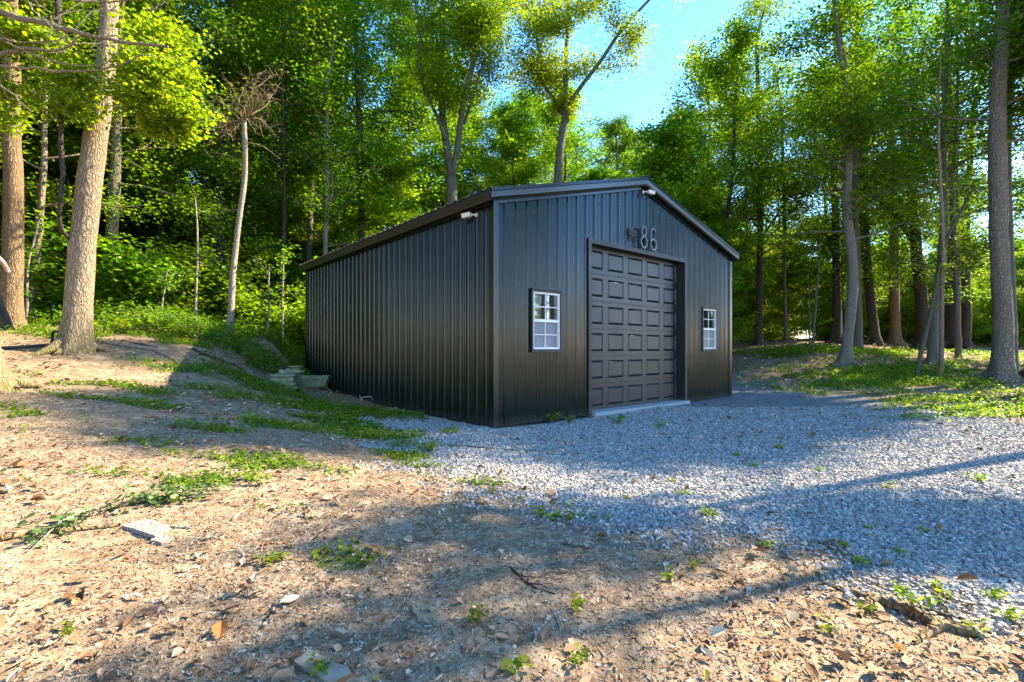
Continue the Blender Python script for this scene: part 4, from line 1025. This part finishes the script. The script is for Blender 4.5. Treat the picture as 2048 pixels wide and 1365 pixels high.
for a, b in ends:
    E = px(a, b, d+rg.uniform(-.9, .9))-base; L = np.linalg.norm(E-top); mid = (top+E)/2+rg.normal(0, .12, 3)-np.array([0, 0, .12]); pth = smooth_path(np.array([top-(0, 0, rg.uniform(0, .25)), mid, E]), 12)+rg.normal(0, .018, (12, 3))
    tw.tube(pth, np.linspace(.020, .005, 12), 5, cap=False)
    for k in range(9):
        i = rg.integers(3, 12); dd = (pth[min(i, 11)]-pth[i-1]); dd = dd/np.linalg.norm(dd)+rg.normal(0, .8, 3)
        q = limb(rg, pth[i], dd, rg.uniform(.15, .5), 6, .03, .35); tw.tube(q, np.linspace(.008, .003, 7), 4, cap=False)
        for j in range(2):
            q2 = limb(rg, q[rg.integers(2, 6)], rg.normal(0, 1, 3), rg.uniform(.08, .25), 4, 0, .4); tw.tube(q2, np.linspace(.005, .002, 5), 3, cap=False)
for a0, b0, a1, b1 in ((487,330,415,305),(493,285,560,318),(480,420,420,440)):
    A_ = px(a0, b0, d)-base; B_ = px(a1, b1, d-.3)-base; pth = smooth_path(np.array([A_, (A_+B_)/2+(0, 0, .12), B_]), 10); tw.tube(pth, np.linspace(.018, .006, 10), 5, cap=False)
tw.build('twigs', mat_bark('dead_twigs', (.20, .12, .06), (.50, .36, .22), 3), rt, True)
# vine
P = np.array([px(a, b, q) for a, b, q in ((113,-60,8.6),(118,60,8.6),(120,130,8.6),(124,200,8.6),(121,290,8.6),(126,340,8.6),(120,400,8.6),(117,440,8.7),(124,465,8.8),(142,482,9.05))])
b_ = P[-1].copy(); v = MB(); v.tube(smooth_path(P, 50)-b_+np.random.default_rng(3).normal(0, .006, (50, 3)), np.linspace(.05, .032, 50), 8, wob=.1)
o = v.build('vine', BARK['dark'], None, True); o.location = b_; tag(o, 'thick dark vine hanging down beside the big leaning tree', 'vine')
# bare boughs of the tree past the left edge
LT = [o for o in bpy.data.objects if o.get('label', '').startswith('tree just past the left edge')][0]; lb = np.array(LT.location)
bo = MB(); rg = np.random.default_rng(9)
def bough(pts, dd, w0, w1, n=24, m=bo):
    P = np.array([px(a, b, q) for (a, b), q in zip(pts, dd)])-lb; pth = smooth_path(P, n)+rg.normal(0, .006, (n, 3)); m.tube(pth, np.linspace(w0, w1, n), 8, wob=.08, seed=2); return pth
A1 = bough([(-95,5),(0,27),(90,48),(160,68),(240,83),(300,90),(336,94)], [6,5.7,5.4,5.3,5.2,5.1,5.1], .042, .012)
A2 = bough([(-95,120),(-30,118),(0,108),(50,98),(100,104),(130,98),(150,86),(165,66)], [6,5.8,5.6,5.5,5.4,5.35,5.3,5.3], .036, .008)
A3 = bough([(-95,110),(0,132),(60,137),(130,145),(190,142),(240,132),(270,118),(300,92)], [6,5.6,5.5,5.4,5.3,5.3,5.2,5.2], .020, .005)
A4 = bough([(30,95),(90,118),(130,128),(170,134),(200,132),(225,118),(248,98)], [5.5,5.4,5.4,5.3,5.3,5.2,5.2], .012, .004)
A5 = bough([(-95,60),(0,78),(40,85),(90,86),(130,78),(150,68)], [6,5.5,5.4,5.3,5.3,5.3], .012, .005)
A6 = bough([(20,-60),(50,0),(80,35),(110,62),(130,80)], [5.6,5.5,5.4,5.3,5.3], .014, .006)
A7 = bough([(-95,140),(0,172),(28,188),(40,205),(60,222)], [6,5.8,5.8,5.7,5.7], .018, .005)
A8 = bough([(130,0),(190,5),(250,3),(300,-6)], [5.4,5.3,5.2,5.2], .012, .006)
A9 = bough([(290,22),(310,18),(328,5),(335,-15)], [5.2,5.2,5.2,5.2], .010, .005)
for A_ in (A1, A2, A3, A5, A6):
    for k in range(7):
        i = rg.integers(4, 23); dd = rg.normal(0, .5, 3)+(A_[i]-A_[i-1])*6; q = limb(rg, A_[i], dd, rg.uniform(.15, .55), 6, .02, .2); bo.tube(q, np.linspace(.005, .002, 7), 4, cap=False)
bo.build('dead_bough', mat_bark('bough_bark', (.13, .10, .065), (.40, .32, .22), 2.0), LT, True)
# leafy twigs of the big leaning tree, hanging low and sunlit
BT = [o for o in bpy.data.objects if o.get('label', '').startswith('big leaning tree')][0]; bb = np.array(BT.location)
lf = MB(); tb = MB(); lp = []; rg = np.random.default_rng(19)
for a, b, q, L in ((150,60,8.2,1.0),(110,40,8.0,1.0),(180,110,8.4,.9),(260,60,8.6,1.0),(290,110,8.6,1.0),(250,130,8.4,.8),(300,180,8.8,.9),(330,200,8.8,.8),(280,230,8.8,.9),(310,250,9,.7),(245,200,8.6,.8),(170,180,8.3,.8),(60,60,8.2,.9),(90,190,8.6,.8),(60,230,9,.8),(290,50,8.9,.8)):
    s0 = px(a, b, q)-bb; s1 = px(218-.1*b, b-40, 9.2)-bb
    tb.tube(smooth_path(np.array([s1, (s0+s1)/2+(0, 0, .15), s0]), 8), np.linspace(.012, .005, 8), 4, cap=False)
    foliate(rg, tb, lp, s0-(0, 0, 0), (np.sign(a-215)*.9, rg.normal(0, .4), -.35), L*.85, .007, 0, -.03, 6, 17, (.19, .09), 3)
leaves(lf, np.vstack(lp), .075, rg, .55, .4, .42, big=True)
sp2 = MB(); sp2.v = tb.v; sp2.f = tb.f; sp2.n = tb.n
sp2.build('leafy_twigs', BARK['greenish'], BT, True); lf.build('hanging_foliage', M_leafy, BT)

# ------------------------------------------------------------------ tarp, pipe, fallen planter pieces
M_tarp = mat_simple('tarp_cloth', (.085, .11, .16), .55, .4, var=.25, scale=3, bump=.3)
d = 10.6; m = MB(); n = 18
e = empty('tarp', tuple(np.array([px(-60, 655, d)[0], d, gz(px(-60, 655, d)[0], d)]))); eb = np.array(e.location); tag(e, 'dark blue grey tarp hung as a sloping tent at the left edge', 'tarp')
# a ridge line running away from the viewer, cloth falling on both sides
rg = np.random.default_rng(8); us = np.linspace(0, 1, n); vs = np.linspace(0, 1, 10); pts = []
r0 = px(-28, 495, d)-eb; r1 = px(-60, 510, d+1.6)-eb
for u in np.linspace(-1, 1, 2*n):
    for vv in vs:
        rp = r0*(1-vv)+r1*vv; a = abs(u); foot = np.array([rp[0]+(1 if u > 0 else -1)*.66, rp[1], 0]); foot[2] = gz(foot[0]+eb[0], foot[1]+eb[1])-eb[2]-.01
        p = rp*(1-a)+foot*a; p = p+np.array([(1 if u > 0 else -1)*-.05*sin(pi*a), 0, 0]) + np.array([.012*sin(vv*30+a*5), 0, .01*sin(u*17+vv*9)]); pts.append(p)
pts = np.array(pts); i = np.arange(2*n-1)[:, None]*10; j = np.arange(9)[None]
m.add(pts, np.stack([i+j, i+j+1, i+11+j, i+10+j], -1).reshape(-1, 4)); m.build('cloth', M_tarp, e, True)
mm = MB(); s0 = px(-28, 495, d)-eb; mm.tube(smooth_path(np.array([s0, px(5, 522, d)-eb, px(16, 543, d+.2)-eb]), 10), [.04]*10, 8); mm.build('strap', mat_simple('pink_strap', (.55, .25, .2), .6), e, True)
# black pipe
P = [gpx(2, 700)+(0, 0, .03), gpx(50, 697)+(0, 0, .03), gpx(98, 694)+(0, 0, .04), gpx(104, 694)+(0, 0, .05), gpx(106, 694)+(0, 0, .27), gpx(112, 694)+(0, 0, .29), gpx(128, 694)+(0, 0, .28)]
P = np.array(P); P[4:, 1] = P[3, 1]; b_ = P[3].copy(); m = MB(); m.tube(np.vstack([smooth_path(P[:4], 14), P[4:]])-b_, .026, 10)
o = m.build('pipe', mat_simple('black_plastic', (.02, .02, .02), .5), None, True); o.location = b_; tag(o, 'black pipe along the ground bending up at the foot of the big leaning tree', 'pipe')
M_cast = mat_simple('mossy_cast_stone', (.22, .225, .12), .85, .3, var=.35, scale=9, bump=.4)
def thing_at(name, a, b, label, cat, rz=0.0, mat=M_cast, group=None):
    p = gpx(a, b); e = empty(name, tuple(p), rz); tag(e, label, cat, group); return e, p
e, p = thing_at('garden_pedestal', 570, 777, 'mossy stepped cast stone pedestal lying left of the trough by the garage', 'pedestal', .15)
m = MB()
for z0, z1, w, dd in ((0, .06, .33, .26), (.06, .09, .24, .20), (.09, .14, .30, .24), (.14, .175, .22, .18), (.175, .26, .24, .2), (.26, .285, .20, .17), (.285, .33, .27, .22)): m.box((-w, -dd, z0), (w, dd, z1-.002))
m.build('stepped_base', M_cast, e)
m = MB(); m.lathe([(0, 0), (.17, 0), (.19, .03), (.17, .06), (.10, .07), (.08, .12), (.16, .14), (.17, .16), (0, .17)], (.16, .28, .34), 20); m.build('cap', M_cast, e, True)
e, p = thing_at('shell_basin', 584, 772, 'fluted shell shaped basin leaning on the stepped pedestal', 'basin', .1)
m = MB(); k = 41; rad = np.linspace(0, 1, 9); V = []
for r_ in rad:
    for i in range(k):
        a = pi*(i/(k-1)); rr_ = .30*r_*(1+.07*abs(sin(a*5)))
        V.append((rr_*cos(a), -.06*r_*r_*2+.04*cos(a*10)*r_, rr_*sin(a)))
V = np.array(V); Rm = np.array(Matrix.Rotation(R(-28), 3, 'Y')@Matrix.Rotation(R(-32), 3, 'X')); V2 = V@Rm.T+(-.02, -.36, .10)
i = np.arange(8)[:, None]*k; j = np.arange(k-1)[None]; f = np.stack([i+j, i+j+1, i+k+j+1, i+k+j], -1).reshape(-1, 4)
m.add(V2, f); m.add(V2+np.array([0, .022, .004]), f[:, ::-1])
ed = 8*k+np.arange(k-1); N2 = 9*k; m.add(np.vstack([V2, V2+np.array([0, .022, .004])]), np.stack([ed, ed+1, ed+1+N2, ed+N2], -1)); m.build('shell', mat_simple('pale_cast_stone', (.36, .38, .27), .8, .3, var=.25, scale=9, bump=.3), e, True)
e, p = thing_at('planter_trough', 627, 775, 'long mossy trough with a scalloped rim lying against the garage wall', 'planter', .12)
m = MB(); n = 30; xs = np.linspace(-.40, .40, n)
for yy in (-.16, .16):
    V = []
    for x in xs:
        sc = .03*abs(sin(x*11)); V += [(x*.84, yy*.8, .07), (x*.95, yy, .22), (x*1.0, yy*1.12, .25-sc), (x*1.0, yy*1.12, .30), (x*.97, yy*.9, .30), (x*.85, yy*.7, .12)]
    i = np.arange(n-1)[:, None]*6; j = np.arange(5)[None]; m.add(V, np.stack([i+j, i+6+j, i+7+j, i+j+1], -1).reshape(-1, 4))
for sx in (-1, 1): m.add([(sx*.33, -.12, .07), (sx*.38, -.16, .22), (sx*.40, -.18, .30), (sx*.40, .18, .30), (sx*.38, .16, .22), (sx*.33, .12, .07)], [(0, 1, 2, 3, 4, 5)])
m.box((-.34, -.13, .06), (.34, .13, .085)); m.build('bowl', M_cast, e)
m = MB(); m.tube(np.array([(-.30, -.1, .035), (.30, -.1, .035)]), .035, 10); m.tube(np.array([(-.36, .1, .035), (.32, .1, .035)]), .035, 10); m.build('rail', M_cast, e, True)
# old cable and bent bracket
P = np.array([gpx(652, 772)+(0, 0, .28), gpx(656, 774)+(0, 0, .22), gpx(668, 780)+(0, 0, .15), gpx(682, 787)+(0, 0, .01), gpx(705, 790)+(0, 0, .01), gpx(720, 797)+(0, 0, .01)]); b_ = P[3].copy()
o = MB().tube(smooth_path(P, 30)-b_, .008, 6).build('cable', mat_simple('grey_cable', (.3, .28, .25), .6), None, True); o.location = b_; tag(o, 'thin grey cable sagging from the trough along the garage wall', 'cable')
p = gpx(733, 804); m = MB()
for dy in (0, .07): m.tube(smooth_path(np.array([(-.12, dy, 0), (-.12, dy, .10), (.12, dy, .12), (.14, dy, 0)]), 16), .010, 6)
m.tube(np.array([(-.12, 0, .09), (-.12, .07, .09)]), .009, 6); m.tube(np.array([(-.16, 0, .15), (-.11, 0, 0)]), .009, 6)
o = m.build('wire_bracket', mat_simple('tan_metal', (.38, .32, .22), .5), None, True); o.location = p; tag(o, 'small bent tan metal bracket standing by the garage wall', 'bracket')

# ------------------------------------------------------------------ sticks, boards, branches
def stick(name, label, pts, r0, r1, bark='dead', twigs=0, lift=None, cat='stick', seed=1, group=None):
    rg = np.random.default_rng(seed); P = np.array([gpx(a, b) for a, b in pts]); P[:, 2] += r0*.8
    if lift: P[:, 2] += np.array(lift)
    b_ = P[len(P)//2].copy(); n = 6*len(P); pth = smooth_path(P, n)-b_+rg.normal(0, r0*.15, (n, 3)); m = MB(); m.tube(pth, np.linspace(r0, r1, n), 8, wob=.15, seed=seed)
    for k in range(twigs):
        i = rg.integers(2, n-1); q = limb(rg, pth[i], (pth[i]-pth[i-1])*8+rg.normal(0, .6, 3)*(1, 1, .25), rg.uniform(.1, .3)*(P[0, 1]/3)**.5, 6, 0, .2); q[:, 2] = np.maximum(q[:, 2], H(q[:, 0]+b_[0], q[:, 1]+b_[1])-b_[2]+.004); m.tube(q, np.linspace(r1, r1*.4, 7), 5, cap=False)
    o = m.build(name, BARK[bark], None, True); o.location = b_; tag(o, label, cat, group); return o, b_
stick('fallen_branch', 'long forked branch lying on the bare bank right of the big leaning tree', [(190,684),(245,694),(300,700),(330,712),(350,722),(368,742)], .035, .012, 'dead', 4, seed=1, cat='branch')
stick('fallen_branch', 'dark branch lying down the bank toward the pedestal', [(385,700),(410,712),(440,722),(475,735),(500,752)], .028, .01, 'dark', 5, seed=2, cat='branch')
stick('fallen_branch', 'dark curved stick on top of the bank beside the long forked branch', [(196,690),(240,682),(280,690),(315,696)], .018, .008, 'dark', 3, seed=12, cat='branch')
stick('stick', 'long thin mossy stick lying across the gravel before the garage corner', [(880,893),(930,895),(985,900),(1040,903),(1090,906)], .014, .008, 'mossy', 2, seed=3)
stick('stick', 'short pale log end lying on the sunny soil left of centre right', [(1126,1088),(1150,1092),(1182,1098)], .018, .010, 'dead', 0, seed=4)
stick('stick', 'pale twig bent at a sharp angle on the gravel edge', [(1195,1062),(1205,1050),(1235,1047),(1272,1044)], .008, .004, 'dead', 1, seed=5)
stick('stick', 'forked grey twig lying in the shade at the lower left', [(523,1260),(545,1230),(548,1210),(570,1197),(588,1180)], .008, .004, 'pale', 3, seed=6)
stick('stick', 'thin bent tan stick near the bottom centre', [(1068,1290),(1075,1262),(1100,1240),(1132,1212)], .006, .004, 'dead', 2, seed=7)
stick('stick', 'dark thin twig on the sunny slope right of centre shade', [(1020,1135),(1045,1160),(1070,1178),(1110,1190)], .005, .003, 'dark', 3, seed=8)
stick('stick', 'bleached curved stick on the soil below the gravel at right', [(1618,1180),(1635,1170),(1660,1167)], .012, .006, 'pale', 0, seed=9)
stick('fallen_branch', 'long brown bark covered branch lying at the lower right', [(1665,1177),(1725,1195),(1785,1215),(1830,1235),(1880,1255),(1950,1275)], .012, .028, 'orange', 3, seed=10, cat='branch')
stick('stick', 'straight grey stick lying alongside the brown branch at lower right', [(1805,1212),(1860,1222),(1900,1236),(1945,1252)], .008, .010, 'grey', 1, seed=11)
stick('stick', 'dark slim stick at the gravel edge above the brown branch', [(1630,1083),(1655,1098),(1695,1115)], .010, .012, 'orange', 1, seed=13)
stick('stick', 'stout yellow brown stick among the fallen ivy leaves at left', [(0,1082),(60,1072),(130,1066),(190,1060),(240,1054)], .016, .009, 'orange', 1, seed=14)
stick('stick', 'long straight tan cane crossing the ivy leaves at left', [(0,1148),(60,1108),(120,1062),(180,1036),(240,1012)], .0045, .003, 'dead', 0, [0, .01, .05, .05, .03], seed=15)
stick('stick', 'brown twig pointing right from the grey board at left', [(300,1050),(340,1055),(385,1060)], .009, .004, 'dead', 1, seed=16)
# dry stalk
p = gpx(897, 935); m = MB(); m.tube(smooth_path(np.array([(0, 0, -.01), (.01, 0, .1), (0, 0, .22)]), 8), [.004]*8, 5); m.tube(np.array([(0, 0, .02), (-.05, -.02, -.0)]), .003, 4); m.tube(smooth_path(np.array([(.0, 0, .12), (.05, -.01, .04), (.06, -.03, 0)]), 6), .003, 4)
o = m.build('dry_stalk', BARK['dead'], None, True); o.location = p; tag(o, 'thin dry stalk standing upright from the gravel edge', 'stalk')
M_board = mat_bark('board_wood', (.16, .13, .11), (.36, .32, .27), 1.2, bumpd=.006)
def slab(name, label, cat, quad, th, mat, lift=-.004):
    P = np.array([gpx(a, b) for a, b in quad]); c = P.mean(0); rg = np.random.default_rng(len(label)); z = P[:, 2]; Q = []
    n = len(P)
    for i in range(n):                           # subdivide and roughen the outline
        for t in (0, .33, .66): q = P[i]*(1-t)+P[(i+1) % n]*t; Q.append(q+rg.normal(0, .007, 3)*(1, 1, 0))
    Q = np.array(Q)-c; Q[:, 2] = Q[:, 2]*.6+lift; m = MB(); m.prism(Q, (0, 0, th)); o = m.build(name, mat); o.location = c; tag(o, label, cat); return o
slab('board', 'weathered grey board lying flat beside the ivy leaves at left', 'board', [(246,1056),(288,1044),(340,1060),(316,1082)], .026, M_board)
slab('board', 'small dark grey piece of board just below the longer grey one', 'board', [(304,1086),(320,1076),(346,1082),(330,1094)], .022, M_board)
M_rock = mat_simple('flat_rock', (.26, .21, .15), .9, .2, var=.4, scale=10, bump=.5)
slab('flat_rock', 'flat tan grey slab lying at the bottom edge of the photo', 'rock', [(588,1330),(618,1306),(695,1338),(696,1368),(655,1372)], .020, M_rock)
slab('bark_piece', 'curled tan piece of bark with a raised flap, lower centre', 'bark', [(822,1214),(842,1206),(870,1222),(897,1240),(884,1256),(838,1244)], .010, mat_simple('bark_piece_tan', (.24, .18, .11), .9, .2, var=.3, scale=12, bump=.5))
# fallen leafy branch at left
rg = np.random.default_rng(41); P = np.array([gpx(a, b) for a, b in ((60,1085),(110,1062),(170,1040),(230,1022),(290,1004),(350,1000),(425,998))]); b_ = P[3].copy()
e = empty('ivy_branch', tuple(b_)); tag(e, 'fallen branch with fresh green leaves spread over the soil at left', 'branch')
pth = smooth_path(P, 40)-b_; pth[:, 2] += .03; m = MB(); m.tube(pth, np.linspace(.008, .004, 40), 6); lp = []
for k in range(56):
    i = rg.integers(0, 40); dd = rg.normal(0, 1, 3)*(1, .6, .1); q = limb(rg, pth[i], dd, rg.uniform(.06, .22), 5, -.02, .2); m.tube(q, np.linspace(.003, .0015, 6), 3, cap=False)
    for j in range(5): lp.append(q[rg.integers(2, 6)]+rg.normal(0, .014, 3)+(0, 0, .015))
lp = np.array(lp); zz = H(lp[:, 0]+b_[0], lp[:, 1]+b_[1])-b_[2]; lp[:, 2] = np.maximum(lp[:, 2], zz+.012)
m.build('stem', BARK['greenish'], e, True); m = MB(); leaves(m, lp, .042, rg, .6, .0, .42, big=True)
m.build('leaves', mat_leaf('ivy_leaf', [(.05, .12, .03), (.08, .17, .04), (.14, .22, .08)], .3), e)

# ------------------------------------------------------------------ weeds: a few grown once, then copied
def weed(seed, n, h, size):
    rg = np.random.default_rng(seed); m = MB(); lp = []
    for k in range(n):
        a = rg.uniform(0, 2*pi); q = limb(rg, (0, 0, -.005), (cos(a)*.7, sin(a)*.7, 1), h*rg.uniform(.5, 1.1), 5, -.03, .1); m.tube(q, np.linspace(.0022, .001, 6), 4, cap=False)
        for j in range(4): lp.append(q[5-j//2]+rg.normal(0, size*.2, 3))
    s = m.mesh('stems', BARK['greenish'], True); c = MB(); leaves(c, np.array(lp), size, rg, .4, .0, .34, big=True); return s, c.mesh('leaves', M_leafy)
WD = [weed(1, 5, .07, .035), weed(2, 9, .12, .045), weed(3, 22, .20, .05), weed(4, 3, .05, .045)]
def put_weed(a, b, q, sc, label, group=None):
    p = gpx(a, b); e = empty('weed', tuple(p), random.uniform(0, 6)); e.scale = (sc,)*3; tag(e, label, 'weed', group)
    for nm, me in zip(('stems', 'leaves'), WD[q]): o = bpy.data.objects.new(nm, me); COL.objects.link(o); o.parent = e
put_weed(1105, 846, 2, 1.1, 'bushy weed growing against the front wall below the left window')
put_weed(1137, 848, 1, 1.3, 'smaller weed just right of the bushy weed at the front wall')
put_weed(1232, 850, 1, 1.6, 'low spreading weed on the gravel in front of the door threshold')
put_weed(1322, 855, 0, 1.8, 'tiny weed on the gravel right of the threshold weed')
put_weed(860, 905, 2, .9, 'rounded clump of bright weeds on the gravel left of the garage corner')
put_weed(955, 1244, 1, .55, 'small weed with bright pointed leaves at the bottom centre')
put_weed(1158, 1215, 3, .8, 'weed with two broad pale leaves right of bottom centre')
put_weed(1835, 1215, 1, .9, 'yellow green weed cluster over the brown branch at lower right')
for a, b, q, sc in ((1690,1096,0,.8),(1725,1132,0,.9),(1740,1060,0,.6),(1845,1065,0,.7),(1800,1110,0,.7),(1535,1098,0,.9),(1385,1135,1,.5),(1340,1160,0,.8),(1660,1265,0,.7),(1735,1225,3,.7),(1955,1270,0,.9),(1990,1200,1,.6),(2020,1240,1,.6),(1890,1200,1,.7),(1420,1035,1,.6),(1415,1030,3,.9),(1365,990,0,.9),(1345,965,0,.8),(1160,1330,1,.5),(1030,1340,3,.8),(530,1130,1,.6),(500,960,1,.9),(520,970,1,1.0),(560,1125,0,.9),(140,1270,1,.4),(640,1345,0,.8),(1475,915,0,1.0),(1510,935,0,1.0),(1560,900,0,1.2),(1780,980,0,1.0),(1250,1000,0,.8),(1085,1035,1,.7),(1130,1045,1,.7),(1105,1040,3,.9),(985,985,0,.8),(1950,965,1,.9),(1640,945,0,.9)):
    put_weed(a, b, q, sc, 'little green weed seedling on the open gravel or soil', 'weed seedlings scattered over gravel and soil')
for a, b, q, sc in ((250,668,2,2.2),(285,664,2,2.6),(320,668,2,2.3),(205,668,2,1.8),(355,680,2,2.0)):
    put_weed(a, b, q, sc, 'leafy plant at the top of the bank right of the big leaning tree', 'leafy plants on top of the bank')

# ------------------------------------------------------------------ fence and bin far behind at right
M_fence = mat_simple('fence_wood', (.045, .05, .06), .8, .2, var=.3)
FX = empty('fence', (41, 46, gz(41, 46))); tag(FX, 'dark board fence far away beside the ringed trunk at the right', 'fence')
m = MB()
for k in range(44): m.box((-7+k*.28, 0, -.3), (-7+k*.28+.24, .03, 1.45+.03*(k % 3)))
m.build('boards', M_fence, FX)
for k in range(5): MB().box((-6.9+k*2.9, .04, -.3), (-6.8+k*2.9, .14, 1.6)).build('post', M_fence, FX)
p = (37.0, 36.0, gz(37.0, 36.0)); e = empty('barrel', p); tag(e, 'upright blue grey barrel far away right of the ringed trunk', 'barrel')
MB().lathe([(0, 0), (.27, 0), (.29, .05), (.29, .28), (.305, .30), (.29, .32), (.29, .58), (.305, .60), (.29, .62), (.28, .88), (0, .9)], (0, 0, 0), 24).build('drum', mat_simple('barrel_blue', (.12, .2, .32), .5), e, True)
MB().lathe([(.30, .87), (.305, .89), (.30, .92), (.2, .925), (0, .925)], (0, 0, 0), 24).build('lid', mat_simple('barrel_lid', (.04, .05, .07), .5), e, True)
